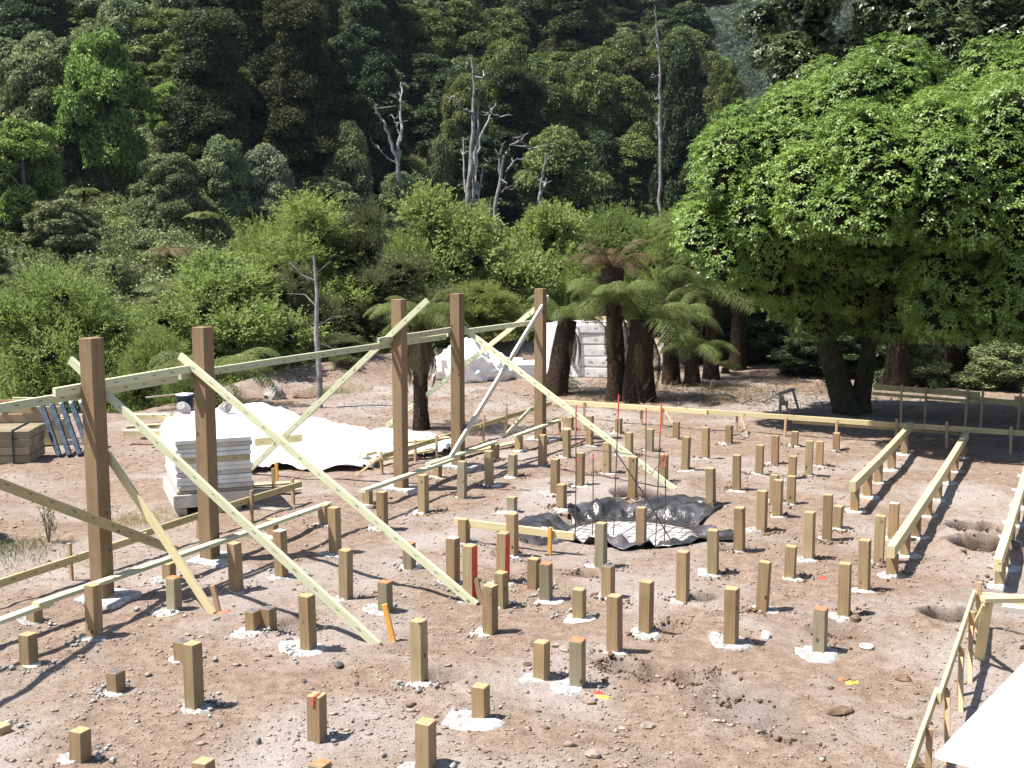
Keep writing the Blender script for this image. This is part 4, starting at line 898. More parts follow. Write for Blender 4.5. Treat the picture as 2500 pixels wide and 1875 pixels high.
# ------------------------------------------------------------------ rails, braces, bearers, profiles
def rail(name, a, b, h, t, nrm, m, lab, cat, group=None): return tag(board(name, a, b, h, t, nrm, m), lab, cat, group)
zr = lambda z: z - .045
G1 = 'upper rails nailed along the heavy posts'
rail('rail', W(5.5, -9.70, zr(2.29)), W(10.8, -9.70, zr(2.32)), .09, .045, R1, M_GREEN, 'upper rail running out of the left edge of the picture', 'rail', G1)
rail('rail', W(8.9, -9.653, zr(2.385)), W(11.2, -9.653, zr(2.42)), .09, .045, R1, M_GREEN, 'upper rail lapped over the left one between the first two posts', 'rail', G1)
rail('rail', W(10.85, -9.70, zr(2.34)), W(17.3, -9.70, zr(2.30)), .09, .045, R1, M_GREEN, 'long upper rail across the wide gap from second to third post', 'rail', G1)
rail('rail', W(15.15, -9.653, zr(2.41)), W(17.62, -9.653, zr(2.41)), .09, .045, R1, M_GREEN, 'short upper rail lapped between the third and fourth posts', 'rail', G1)
rail('rail', W(17.35, -9.70, zr(2.34)), W(20.75, -9.653, zr(2.31)), .09, .045, R1, M_GREEN, 'upper rail between the fourth and farthest posts', 'rail', G1)
G2 = 'diagonal braces'
def brace(a, b, lab, m=M_GREEN, nrm=D1, h=.09, t=.045): return rail('brace', a, b, h, t, nrm, m, lab, 'brace', G2)
brace(W(9.443, -9.97, 2.61), W(9.443, -6.07, 0), 'longest left brace, from the leftmost post down to the orange peg')
brace(W(10.978, -9.80, 2.52), W(10.978, -5.80, 0), 'long pale green brace crossing in front of the second post')
brace(W(9.49, -9.60, 1.66), W(9.49, -8.15, .0), 'short steep brace low on the leftmost post', M_PINE)
brace(W(17.572, -9.56, 2.42), W(17.45, -5.70, 0), 'brace from the fourth post down to the right behind the rebar')
brace(W(15.507, -9.0, 2.97), W(15.507, -12.5, .02), 'brace leaning away left behind the third post, its top sticking out')
brace(W(20.762, -9.45, 2.66), W(20.6, -12.95, .02), 'brace leaning away left from the top of the farthest post')
brace(W(20.85, -9.428, 2.75), W(16.85, -9.39, .27), 'silvery grey brace between the farthest and the fourth posts', M_WHITEW, R1)
brace(W(5.6, -9.30, 2.82), W(10.22, -9.28, .37), 'brown yellow brace entering from the left edge and ending on the near bearer', M_PINE_O, R1, .10)
G3 = 'flat bearers resting on stubs left of the pile field'
def bearer(al0, al1, pe, z0, z1, lab, m=M_GREEN): return rail('bearer', W(al0, pe, z0), W(al1, pe, z1), .10, .045, UP, m, lab, 'bearer', G3)
bearer(5.0, 8.45, -9.36, .245, .255, 'low bearer at the left edge, under the lapped one')
bearer(8.25, 11.35, -9.345, .292, .275, 'near left bearer passing in front of the leftmost post')
bearer(10.9, 13.42, -9.40, .248, .245, 'left bearer reaching to the stub beside the middle brace')
bearer(14.22, 16.9, -9.37, .262, .265, 'bearer in front of the third post')
bearer(16.2, 18.6, -9.43, .298, .283, 'bearer in front of the fourth post, ending on a stub')
bearer(19.2, 21.3, -9.35, .292, .295, 'farthest bearer in front of the last heavy post')
# hurdles: board(s) nailed to pegs
def peg(root, al, pe, h, m=M_PEG, s=.045, name='peg', lean=(0, 0)):
    p = W(al, pe); z = Tz(p.x, p.y); q = p - Vector((root.location.x, root.location.y, 0))
    me = box_me('peg', s, s * .8, h + .3, m, .003, .006, int(al * 91)); me.materials[0] = m
    return new(name, me, root, (q.x, q.y, z - root.location.z + (h - .3) / 2), (lean[0], lean[1], -AY + random.uniform(-.2, .2)))
def hurdle(lab, boards, pegs, orange=(), stays=()):
    p = W(pegs[0][0], pegs[0][1]); root = empty('profile_hurdle', (p.x, p.y, 0), 0, lab, 'profile board', 'profile boards on pegs round the site')
    for a, b, h, t, nrm, m in boards: board('board', a, b, h, t, nrm, m, root)
    for i, (al, pe, h) in enumerate(pegs): peg(root, al, pe, h, M_PEG_O if i in orange else M_PEG, lean=(random.uniform(-.03, .03), random.uniform(-.03, .03)))
    for a, b in stays: board('stay', a, b, .04, .02, D1, M_PEG, root)
    return root
B = lambda a0, p0, a1, p1, z, h=.09, t=.03, m=M_PINE_O, n=R1: (W(a0, p0, z - h / 2), W(a1, p1, z - h / 2), h, t, n, m)
hurdle('low profile board behind the two left posts, running out of the left edge', [B(5., -10.37, 10.9, -10.37, .31), B(10.7, -10.40, 14.15, -10.40, .33)],
       [(9.73, -10.42, .44), (11.9, -10.42, .3), (12.93, -10.36, .45), (14.0, -10.44, .40)])
hurdle('low profile board behind the third and fourth posts', [B(16.45, -10.45, 20.1, -10.45, .34), B(19.9, -10.41, 23.2, -10.41, .36)],
       [(16.53, -10.50, .37), (17.62, -10.50, .38), (18.2, -10.40, .42), (19.97, -10.38, .53), (20.95, -10.38, .54), (19.2, -10.46, .26)], stays=[(W(16.53, -10.5, .3), W(16.1, -10.75, .0))])
hurdle('long far profile board running right under the big tree', [B(23.1, -10.30, 23.1, -6.9, .42, .1, .04, M_PINE, D1), B(23.14, -7.0, 23.14, -3.6, .42, .1, .04, M_PINE, D1), B(23.1, -3.75, 23.1, 2.5, .42, .1, .04, M_PINE_O, D1), B(23.18, -5.2, 23.18, -2.0, .345, .09, .03, M_PINE_O, D1)],
       [(23.05, -9.57, .39), (23.17, -8.33, .45), (23.05, -7.84, .41), (23.17, -6.3, .40), (23.05, -5.3, .38), (23.05, -4.31, .40), (23.05, -3.2, .50), (23.05, -2.3, .50), (23.05, -1.2, .50)],
       stays=[(W(23.1, -7.8, .36), W(22.6, -7.35, .0)), (W(23.1, -6.2, .36), W(22.7, -5.95, 0))])
hurdle('yellow profile board with many pegs at the lower right, beside its dark shadow', [B(6.2, -.94, 9.55, -.94, .43, .1, .03, M_PINE), B(9.4, -.905, 12.36, -.905, .45, .1, .03, M_PINE)],
       [(12.4, -.87, .50), (11.66, -.865, .42), (10.7, -.865, .44), (9.69, -.865, .42), (8.81, -.90, .40), (7.9, -.90, .42)],
       stays=[(W(12.1, -.86, .30), W(11.75, -.78, -.05)), (W(11.4, -.85, .38), W(11.0, -.8, -.05)), (W(10.5, -.85, .38), W(10.2, -.8, -.05)), (W(9.5, -.85, .38), W(9.15, -.8, -.05))])
hurdle('short yellow profile board turning the lower right corner behind the trestle', [B(12.39, -.92, 12.39, 1.2, .43, .1, .03, M_PINE, D1)], [(12.43, -.2, .45), (12.43, .7, .45)])
hurdle('short profile board by the left end of the black plastic', [B(13.27, -7.32, 13.24, -5.62, .30, .10, .035, M_PINE, D1)], [(13.20, -5.93, .36), (13.33, -7.2, .30)], orange=(0,))
hurdle('shaded upper rail far right behind the tree trunks', [B(25.9, -4.1, 25.5, -1.95, .78, .12, .04, M_PINE_O, D1), B(25.6, -2.2, 25.3, -1.2, .68, .11, .04, M_PINE_O, D1), B(25.35, -1.3, 25.0, 2.5, .76, .13, .04, M_PINE_O, D1), B(25.8, -4.1, 24.9, 2.5, .62, .06, .04, M_PINE_O, D1)],
       [(25.75, -3.5, .82), (25.6, -3.0, .82), (25.5, -2.2, .84), (25.4, -1.9, .82), (25.3, -1.2, .84), (25.2, -.9, .82), (25.0, -.1, .82), (24.9, .8, .82)])
# a few single pegs
for al, pe, h, o_, lab in [(14.66, -11.3, .36, 0, 'grey peg standing alone beside the panel stack'), (15.16, -11.62, .36, 1, 'orange brown peg behind the short left profile board'), (9.52, -8.1, .3, 0, 'flat peg holding the foot of the short steep brace'), (9.55, -5.98, .38, 1, 'bright orange leaning peg at the foot of the longest brace'), (11.02, -5.76, .30, 0, 'pale leaning peg at the foot of the brace from the second post'), (21.22, -9.33, .40, 0, 'thin peg at the far end of the farthest bearer')]:
    p = W(al, pe); z = Tz(p.x, p.y); me = box_me('peg', .055, .03, h + .25, M_PEG_O if o_ else M_PEG, .003, .004, 3)
    tag(new('peg', me, None, (p.x, p.y, z + (h - .25) / 2), (0, -.22 if pe > -9 and h < .39 else -.25 if o_ and h > .37 else 0, -AY * .5)), lab, 'peg')
rail('stay', W(21.22, -9.3, .36), W(20.95, -9.1, 0), .04, .02, D1, M_PEG, 'dark stay bracing the peg at the end of the farthest bearer', 'stay')
rail('stay', W(21.6, -10.15, .42), W(20.6, -10.3, -.05), .08, .03, R1, M_GREEN, 'short green stay leaning on the mid profile board behind the silvery brace', 'stay')

# three tall bearers on stubs at the right
def long_bearer(al0, al1, pe, ztop, lab, sup, m=M_PINE):
    root = empty('long_bearer', W(al0, pe), 0, lab, 'bearer', 'long bearers on stubs at the right')
    board('beam', W(al0, pe, ztop - .07), W(al1, pe, ztop - .07), .14, .09, R1, m, root)
    for a in sup:
        p = W(a, pe); z = Tz(p.x, p.y); q = p - root.location
        me = box_me('stub', .12, .12, ztop - .143 - z + .15, M_PILE, .004, .004, int(a * 10)); new('support_stub', me, root, (q.x, q.y, (ztop - .143 + z - .15) / 2 - root.location.z), (0, 0, -AY))
        collar(p.x, p.y, .17, M_CONC, 'concrete_collar', root, int(a * 77), up=.015)
long_bearer(17.0, 22.95, -2.93, .47, 'left and shortest of the three yellow bearers on stubs', (18.3, 19.3, 20.7, 22.2))
long_bearer(13.98, 22.95, -1.95, .38, 'middle one of the three yellow bearers on stubs', (15.2, 16.2, 17.4, 18.6, 19.75, 21.0, 22.3))
long_bearer(13.98, 22.95, -.80, .37, 'yellow bearer running out at the right edge', (15.1, 16.3, 17.4, 18.6, 19.8, 21., 22.3))

# ------------------------------------------------------------------ piles
S_ = .0590
POSTM = {'y': M_PILE_Y, 'c': M_PILE_C, 'g': M_PILE_G, 'k': M_PILE, 'o': M_PILE_G, 'd': M_PILE}
for i, (x, y, h, fl, lab) in enumerate(PILES):
    z = Tz(x, y); e = empty('timber_pile', (x, y, z), -AY + random.uniform(-.09, .09), lab if len(lab.split()) > 5 else 'timber ' + lab, 'timber pile', 'square timber piles set out over the building site')
    H_ = h - z; top = {'k': M_TOPK, 'w': M_TOPW}.get(fl, M_TOPY)
    m = POSTM.get(fl, M_PILE if i % 4 else M_PILE_Y)
    if fl == 'p': m = M_PEG
    me = box_me('pile', 2 * S_, 2 * S_, H_ + .3, [m, top], .004, .005, i)
    for p in me.polygons:
        if p.normal.z > .9 and p.center.z > 0: p.material_index = 1
    o = new('post', me, e, (0, 0, (H_ - .3) / 2), (random.gauss(0, .013), random.gauss(0, .013), 0))
    if fl in 'or' and fl:
        if fl == 'o': new('painted_top', box_me('painted_top', 2 * S_ - .006, 2 * S_ - .006, .004, M_ORANGE, .001, .006, i), e, (0, 0, H_ + .003))
        else:
            new('painted_mark', box_me('paint_stroke', .026, .10, .004, M_RED, .001, .012, i), e, (.012, -.01, H_ + .003))
            new('painted_mark', box_me('paint_stroke', .024, .004, .07, M_RED, .001, .006, i), e, (.0, -S_ - .003, H_ - .036))
    if fl == 's':
        new('painted_stripe', box_me('paint_stripe', .004, .085, H_ - .02, M_RED, .001, .012, i), e, (S_ + .0035, -.008, H_ / 2))
    if fl == 't':
        new('formwork_box', box_me('formwork_box', .30, .30, .3, M_PILE_C, .004, .01, i), e, (.02, 0, -.19)); new('concrete_footing', blob('wet_cone', .16, M_CONC_G, 2, .1, (1, 1, .5), i), e, (.02, 0, -.05))
    elif h > .06:
        q = (i * 7919 % 97) / 97
        mm = M_CONC_G if lab.startswith('orange topped pile in a wet') else M_CONC_R if q > .5 and 'white' not in lab else M_CONC_Y if q < .1 else M_CONC
        r = .25 if 'puddle' in lab or 'disc' in lab or 'collar' in lab else .10 + .085 * ((i * 131 % 53) / 53)
        if fl == 'b': r = .16
        a = (i * 53 % 29) / 29 * 6.28
        collar(x, y, r, mm, 'concrete_collar', e, i + 300, .95, .004 + .01 * q, (.05 * math.cos(a) - .03, .05 * math.sin(a)))
        if q > .45 and fl != 'b':    # spilled crumbs of concrete beside the hole
            C = np.stack([x + rng.normal(.0, .2, 9), y + rng.normal(0, .16, 9)], -1)
# ------------------------------------------------------------------ pit with plastic liner, mesh and rebar
def liner_h(al, pe):
    q = np.hypot((al - 15.15) / 1.12, pe + 5.55) 
    return q
th = np.linspace(0, 2 * math.pi, 110, endpoint=False); rr_ = np.linspace(.02, 1, 34)
V = []; lr = np.random.default_rng(8); phs = lr.random(8) * 6.28
for r in rr_:
    for t in th:
        out_ = 1.38 + .22 * math.sin(3 * t + phs[0]) + .18 * math.sin(5 * t + phs[1]) + .1 * math.sin(11 * t + phs[2])
        out_ += .45 * max(0, math.cos(t - .4)) ** 8 + .15 * max(0, math.cos(t + 2.2)) ** 10
        q = r * out_; p = W(15.1 + q * math.cos(t) * .98, -5.6 + q * math.sin(t) * .92)
        z = Tz(p.x, p.y); rim = math.exp(-((q - 1.12) / .2) ** 2)
        fold = .05 * (math.sin(13 * t + 5 * r + phs[3]) + .7 * math.sin(23 * t - 9 * r + phs[4])) * (r > .35) * min(1, (r - .35) * 3)
        z += .012 + rim * (.04 + .035 * math.sin(2 * t + phs[5]) + .045 * math.sin(7 * t)) + abs(fold) * (.5 + rim) + .012 * math.sin(31 * q + 6 * math.sin(4 * t)) * (r > .5)
        V.append((p.x, p.y, z))
n = len(th); F = [(k * n + i, k * n + (i + 1) % n, (k + 1) * n + (i + 1) % n, (k + 1) * n + i) for k in range(len(rr_) - 1) for i in range(n)] + [tuple(range(n))]
me = bpy.data.meshes.new('plastic_liner'); me.from_pydata(V, [], F); me.materials.append(M_LINER); me.materials.append(M_FOAMG)
for k, p in enumerate(me.polygons): p.use_smooth = True
o = new('plastic_liner', me); tag(o, 'crumpled black plastic sheet lining the shallow pit in the middle of the site', 'plastic sheet')
sm = o.modifiers.new('s', 'SOLIDIFY'); sm.thickness = .004
L = []
c0 = W(15.0, -5.5)
for k in range(15):
    for dr, pr in ((D1, R1), (R1, D1)):
        a = c0 + pr * ((k - 7) * .13); b0 = a - dr * .92; b1 = a + dr * .92; z = Tz(c0.x, c0.y) + .075 + (.004 if dr is D1 else 0)
        L.append(tube([(b0.x, b0.y, z + .01 * math.sin(k), .004), (a.x, a.y, z + .012 * math.cos(k * 2), .004), (b1.x, b1.y, z, .004)], 4))
v, f = join_tubes(L); tag(new('reinforcing_mesh', np_mesh('reinforcing_mesh', [(v, f, 0, None)], [M_RUST])), 'square steel reinforcing mesh lying in the lined pit', 'steel mesh')
v, f = [], []
slab = blob('sheen_slab', .95, M_CONC, 3, .04, (1, .85, .03), 5); tag(new('liner_sheen_slab', slab, None, (c0.x, c0.y, Tz(c0.x, c0.y) + .055)), 'pale plastic sheen laid as a slab under the steel mesh in the pit', 'concrete')  # white slab paints in the sheen of the plastic floor
RB = [(14.22, -6.02, 1.9, .35, 0, 0, 'leftmost red tipped rebar standing at the pit edge'), (14.73, -5.98, 1.22, .06, 0, 0, 'short second rebar from the left'), (14.86, -5.73, 2.03, .35, .06, .0, 'tall red tipped rebar with a slight lean, third from the left'),
      (16.08, -5.71, 1.68, .22, 0, 0, 'rebar at the back of the pit with a short red tip'), (14.5, -5.0, 2.0, .42, .06, .02, 'thickest tall rebar with the longest red tip'), (14.85, -4.99, 1.2, .12, 0, 0, 'short rebar nearest the right of the pit')]
for al, pe, h, rd, lx, ly, lab in RB:
    p = W(al, pe); z = Tz(p.x, p.y); e = empty('rebar_rod', (p.x, p.y, z), 0, lab, 'steel rod', 'rebar standing in the pit')
    rr2 = .008
    v, f = tube([(0, 0, -.2, rr2), (lx * .45 + .006, ly, h * .5, rr2), (lx * (1 - rd / h), ly, h - rd, rr2)], 6); new('bar', np_mesh('bar', [(v, f, 0, None)], [M_RUST], True), e)
    v, f = tube([(lx * (1 - rd / h), ly, h - rd, rr2 * 1.35), (lx, ly, h, rr2 * 1.35)], 6); new('red_tip', np_mesh('red_tip', [(v, f, 0, None)], [M_RODRED], True), e)
p = W(14.9, -4.8); e = empty('rebar_rod', (p.x, p.y, Tz(p.x, p.y)), 0, 'slanting rebar leaning to the left across the upright ones', 'steel rod', 'rebar standing in the pit')
q = W(14.6, -5.62) - p
v, f = tube([(0, 0, -.1, .009), (q.x * .5, q.y * .5, .65, .009), (q.x, q.y, 1.3, .009)], 6); new('bar', np_mesh('bar', [(v, f, 0, None)], [M_RUST], True), e)
e = empty('tie_ring', W(14.8, -5.5, 1.05), 0, 'bent steel tie hung level on the rebar', 'steel tie')
pts = [W(14.22, -6.02, .98), W(14.73, -5.98, 1.06), W(14.8, -5.0, 1.02), W(14.45, -5.05, .86)]; o3 = Vector(e.location)
v, f = tube([(*(p_ - o3), .006) for p_ in pts], 5); new('tie', np_mesh('tie', [(v, f, 0, None)], [M_RUST], True), e)
v, f = tube([(*(pts[0] - o3), .009), (*(pts[0] + (pts[1] - pts[0]) * .25 - o3), .009)], 5); new('red_mark', np_mesh('red_mark', [(v, f, 0, None)], [M_RODRED]), e)

# ------------------------------------------------------------------ white cover, panel stack, bundles
poly = [(-6.95, 22.7), (-6.5, 24.2), (-5.4, 25.0), (-4.7, 24.9), (-3.7, 24.0), (-2.8, 23.4), (-2.0, 22.9), (-1.1, 22.2), (-.95, 21.3), (-1.6, 20.9), (-2.3, 20.6), (-2.35, 19.75), (-2.9, 19.5), (-3.9, 19.7), (-4.5, 19.2), (-5.2, 19.2), (-5.9, 20.4), (-6.5, 21.4)]
PX = np.array(poly)
def inpoly(x, y):
    c = False; j = len(poly) - 1
    for i in range(len(poly)):
        xi, yi = poly[i]; xj, yj = poly[j]
        if (yi > y) != (yj > y) and x < (xj - xi) * (y - yi) / (yj - yi) + xi: c = not c
        j = i
    return c
def edged(x, y):
    best = 9
    for i in range(len(poly)):
        a = PX[i]; b = PX[(i + 1) % len(poly)]; ab = b - a; t = max(0, min(1, np.dot([x - a[0], y - a[1]], ab) / np.dot(ab, ab))); q = a + ab * t; best = min(best, math.hypot(x - q[0], y - q[1]))
    return best
def tarp_z(x, y):
    d = edged(x, y); al = x * D1.x + y * D1.y; left = float(sstep(-3.6, -5.2, np.array(x)) if False else 1 - sstep(-5.3, -4.0, np.array(x)))
    top = .12 + .26 * left * float(sstep(20.4, 21.6, np.array(y)))
    z = top * float(sstep(0, .32, np.array(d))) + .02
    z += .022 * math.sin(4.1 * x + 2.3 * y) + .018 * math.sin(7.7 * y - 3 * x + 1) + .012 * math.sin(17 * x + 4 * math.sin(3 * y)) + .03 * float(vnoise(np.array(x * 5.), np.array(y * 5.)))
    z += (.05 * abs(math.sin(5.3 * x - 3.1 * y + 1.4 * math.sin(2 * y))) + .03 * abs(math.sin(9 * y + 4 * x))) * math.exp(-(d / .45) ** 2) + .03 * abs(math.sin(2.6 * x + 5.2 * y + math.sin(3 * x)))
    return Tz(x, y) + max(z, .012)
st = .085; gx = np.arange(-7.2, -.6, st); gy = np.arange(19, 25.2, st); idx = {}; V = []; F = []
ins = np.zeros((len(gx), len(gy)), bool)
for i, x in enumerate(gx):
    for j, y in enumerate(gy): ins[i, j] = inpoly(x, y)
def vid(i, j):
    if (i, j) not in idx: idx[(i, j)] = len(V); V.append((gx[i] + .02 * math.sin(j * 1.7), gy[j] + .02 * math.sin(i * 1.3), tarp_z(gx[i], gy[j])))
    return idx[(i, j)]
for i in range(len(gx) - 1):
    for j in range(len(gy) - 1):
        if ins[i, j] and ins[i + 1, j] and ins[i, j + 1] and ins[i + 1, j + 1]: F.append((vid(i, j), vid(i + 1, j), vid(i + 1, j + 1), vid(i, j + 1)))
me = bpy.data.meshes.new('white_cover'); me.from_pydata(V, [], F); me.materials.append(M_WHITE)
for p in me.polygons: p.use_smooth = True
o = tag(new('white_cover', me), 'big white plastic cover spread over low stacks behind the third post', 'plastic sheet'); o.modifiers.new('s', 'SOLIDIFY').thickness = .01
# stones holding it, timber offcuts on and around it
for x, y, z, r, m, lab in [(-6.42, 23.0, .56, .15, M_ROCKG, 'grey stone weighing down the left end of the white cover'), (-5.65, 23.2, .56, .13, M_ROCKG, 'pale grey stone on the white cover right of the second post'), (-5.22, 21.3, .44, .13, M_CLOD, 'brown stone on the white cover close against the second post')]:
    tag(new('stone', blob('stone', r, m, 2, .2, (1, .8, .9), int(r * 991)), None, (x, y, z), (0, .2, x)), lab, 'stone')
def plank(a, b, h, t, lab, m=M_PINE, cat='plank', flat=True):
    return tag(board('plank', a, b, h, t, UP if flat else Vector((a[1] - b[1], b[0] - a[0], 0)), m), lab, cat)
plank((-4.55, 20.7, .30), (-3.75, 20.95, .34), .14, .04, 'plank lying across the white cover between the braces', M_PINE_O, flat=False)
plank((-2.62, 20.2, .22), (-2.4, 20.05, .22), .28, .05, 'short wide offcut lying on the white cover beside the third post', M_PINE)
plank((-7.5, 22.9, .42), (-6.7, 22.9, .42), .2, .10, 'bearer end sticking out left of the white cover, upper one', M_PINE)
plank((-7.35, 22.2, .22), (-6.5, 22.2, .22), .2, .10, 'bearer end sticking out left of the white cover, lower one', M_PINE)
for i, (a, b, lab) in enumerate([((-4.35, 18.3, .03), (-3.4, 18.6, .03), 'board lying on the ground right of the panel stack'), ((-4.1, 17.6, .03), (-3.3, 18.1, .03), 'second board on the ground right of the panel stack, nearer'), ((-3.9, 17.0, .04), (-3.35, 16.7, .02), 'grey slab offcut lying at the corner of the panel stack'),
        ((-.95, 20.9, .05), (.15, 22.2, .05), 'plank on the ground behind the mid profile board'), ((-2.1, 20.6, .30), (-1.15, 21.2, .30), 'plank lying along the right tail of the white cover'), ((-2.4, 19.9, .12), (-1.4, 21.0, .12), 'lower plank beside the right tail of the white cover'), ((-6.2, 25.2, .05), (-4.4, 24.8, .05), 'pale batten on the ground behind the white cover'), ((-7.9, 24.0, .04), (-6.9, 24.4, .04), 'thin batten on the ground near the ground fern')]):
    plank(a, b, .14 if i != 6 else .05, .035, lab, M_GREYW if i == 2 else M_PINE)
# panel stack
SA = math.atan2(.41, 1.02); sx = Vector((math.cos(SA), math.sin(SA), 0)); sy = Vector((-math.sin(SA), math.cos(SA), 0)); s0 = Vector((-4.74, 16.45, 0))
def slab_obj(name, u0, u1, v0, v1, z0, z1, m, lab, cat, group=None, bev=.008):
    c = s0 + sx * ((u0 + u1) / 2) + sy * ((v0 + v1) / 2); me = box_me(name, u1 - u0, v1 - v0, z1 - z0, m, bev, .004, int(z0 * 999))
    return tag(new(name, me, None, (c.x, c.y, (z0 + z1) / 2), (0, 0, SA)), lab, cat, group)
zb = .01
for k in range(3): slab_obj('bearer_block', .02 + k * .38, .14 + k * .38, .0, 1.5, 0, .11, M_GREYW, ('left', 'middle', 'right')[k] + ' timber block under the panel stack', 'timber block')
slab_obj('foam_block', -.05, 1.02, -.03, 1.4, .113, .30, M_FOAMG, 'thick dusty white block at the bottom of the panel stack', 'foam block')
slab_obj('pallet_board', .0, 1.08, .0, 1.5, .303, .345, M_GREYW, 'grey pallet board under the thin panels of the stack', 'pallet board')
names = ['lowest', 'second', 'third', 'fourth', 'fifth', 'sixth', 'seventh', 'eighth', 'ninth', 'tenth', 'topmost']
z = .35
for k in range(11):
    t = .062 if k != 6 else .075; du = rng.uniform(-.015, .03); mm = M_FOAM if k % 3 else M_FOAMG
    if k == 6: slab_obj('timber_sheet', .02, 1.05, .0, 1.5, z, z + t, M_PINE_O, 'tan timber panel sandwiched in the white panel stack, seventh from the bottom', 'panel', 'sheets of the stack')
    else: slab_obj('insulation_sheet', .0 + du, 1.06 + du, rng.uniform(-.02, .02), 1.5, z, z + t, mm, names[k] + ' white foam panel of the stack behind the second post', 'panel', 'sheets of the stack')
    z += t + .0035
# white bundle and blocks
def bundle(x, y, sx_, sy_, sz, lab, seed):
    bm = bmesh.new(); bmesh.ops.create_icosphere(bm, subdivisions=5, radius=1); r = random.Random(seed); 
    for v in bm.verts:
        c = v.co.copy(); n1 = float(vnoise(np.array(c.x * 2.3 + seed), np.array(c.y * 2.3 + c.z * 3.1))); n2 = float(vnoise(np.array(c.x * 6 + c.z * 4 + seed), np.array(c.y * 6 - c.z * 5)))
        crease = abs(math.sin(4 * c.x + 3 * c.z + seed)) * .07 + abs(math.sin(6 * c.y - 5 * c.z + 2 * c.x)) * .06
        k = 1 + .35 * n1 + .16 * n2 - crease; v.co = Vector((c.x * k * sx_, c.y * k * sy_, max(c.z * k, -.55) * sz))
    me = bpy.data.meshes.new('white_bundle'); bm.to_mesh(me); bm.free(); me.materials.append(M_WHITE)
    for p in me.polygons: p.use_smooth = True
    return tag(new('white_bundle', me, None, (x, y, sz * .5)), lab, 'plastic bundle')
bundle(-1.15, 31.9, .78, .6, .78, 'large crumpled white plastic bundle behind the fourth post', 3)
bundle(-1.7, 32.3, .5, .5, .5, 'left part of the crumpled white plastic heap behind the slim fern', 8)
bundle(-.55, 32.0, .55, .5, .5, 'right lower bag of the crumpled white plastic heap', 5)
def wrapped(x, y, rz, dims, m, lab, bev=.03, name='wrapped_block'):
    me = box_me(name, *dims, m, bev, .05, int(x * 97 + dims[2] * 10)); return tag(new(name, me, None, (x, y, dims[2] / 2 + 0), (0, 0, rz)), lab, 'wrapped block')
wrapped(.35, 32.6, .2, (.9, .8, .42), M_WHITE, 'low white block between the bundle and the farthest post')
wrapped(.0, 33.0, -.1, (.6, .6, .5), M_WHITE, 'small white block behind the low one beside the bundle')
wz = 0
for k, hh in enumerate((.30, .30, .32, .30, .26)):
    me = box_me('wrapped_bale', 1.25, 1.3, hh, M_FOAM, .035, .03, k); o = new('wrapped_bale', me, None, (2.55 + (k % 2) * .03, 33.0, wz + hh / 2), (0, 0, -.25 + .02 * k)); tag(o, ('bottom', 'second', 'middle', 'fourth', 'top')[k] + ' white wrapped bale of the tall stack behind the shaggy fern', 'wrapped bale', 'bales of the white stack')
    for j in range(3):
        w = .08 + .04 * ((k + j) % 2); new('print', box_me('print', w, .004, .018, M_FOAMG, .001, .008, j + k), o, (-.35 + j * .36 + .05 * k, -.664, .03 - .03 * (j % 2)), (0, 0, 0))
    wz += hh + .004
wrapped(1.55, 33.1, -.25, (.9, 1.2, 1.5), M_WHITE, 'tall smooth white wrapped pallet left in the white stack', .05)
wrapped(.95, 33.4, -.2, (.5, 1.1, 1.42), M_WHITE, 'white wrapped pallet seen right beside the farthest post', .05)
for k in range(4): tag(board('batten', (1.75, 32.6 + k * .12, 1.60 + k * .02), (3.0, 32.7 + k * .12, 1.57 + k * .02), .09, .03, UP, M_PINE), ('front', 'second', 'third', 'rear')[k] + ' pale batten of the four on top of the white stack', 'batten', 'battens on top of the white stack')

# ------------------------------------------------------------------ lumber bundle, frames, bucket at the left
e = empty('lumber_bundle', (-9.2, 20.6, 0), .1, 'strapped bundle of yellow sawn boards at the left edge', 'lumber bundle')
for r_ in range(4):
    for c in range(6): new('board', box_me('board', 3.4 + .05 * rng.random(), .14, .135, M_LUMBER, .006, .004, r_ * 6 + c), e, (-.9 + .03 * rng.random(), -.4 + c * .15, .09 + r_ * .142))
new('strap', box_me('strap', .02, .96, .60, M_STEELB, .002), e, (.55, -.02, .31))
e = empty('lumber_bundle', (-9.6, 22.2, 0), .1, 'second higher bundle of reddish timber frames behind the strapped one', 'lumber bundle')
for k in range(3): new('board', box_me('board', 3.4, .05, .14, M_PEG if k != 1 else M_PINE, .004, .004, k), e, (-.6, -.3 + k * .1, .55 + k * .12))
for k in range(5): new('cross_piece', box_me('cross_piece', .05, .9, .12, M_PEG, .004, .004, k), e, (-1.6 + k * .55, .1, .74))
for k in range(3): new('board', box_me('board', 3.4, .14, .14, M_PINE_O, .004, .004, k), e, (-.6, -.25 + k * .3, .40))
for k in range(3): new('board', box_me('board', 3.4, .14, .3, M_PINE_O, .004, .004, k), e, (-.6, -.25 + k * .3, .17))
for k in range(5):
    x0 = -8.35 + k * .16; nm = ('leftmost', 'second', 'middle', 'fourth', 'rightmost')[k]
    e = empty('steel_frame', (x0 + .25, 20.9 + k * .05, 0), 0, nm + ' of the blue grey steel props leaning against the lumber', 'steel prop', 'steel props leaning on the lumber')
    board('prop', (x0 + .28, 20.85 + k * .06, .02), (x0 - .25, 21.5 + k * .06, .86), .085, .07, (0, -1, .3), M_STEELB, e)
    v, f = tube([(x0 - .25 - e.location.x, 21.5 + k * .06 - e.location.y, .84, .05), (x0 - .27 - e.location.x, 21.53 + k * .06 - e.location.y, .9, .045)], 10); new('end_cap', np_mesh('end_cap', [(v, f, 0, None)], [M_FOAMG], True), e)
tag(board('batten', (-9.3, 21.9, .92), (-7.9, 22.1, .86), .06, .04, UP, M_PINE), 'thin batten lying over the tops of the leaning steel props', 'batten')
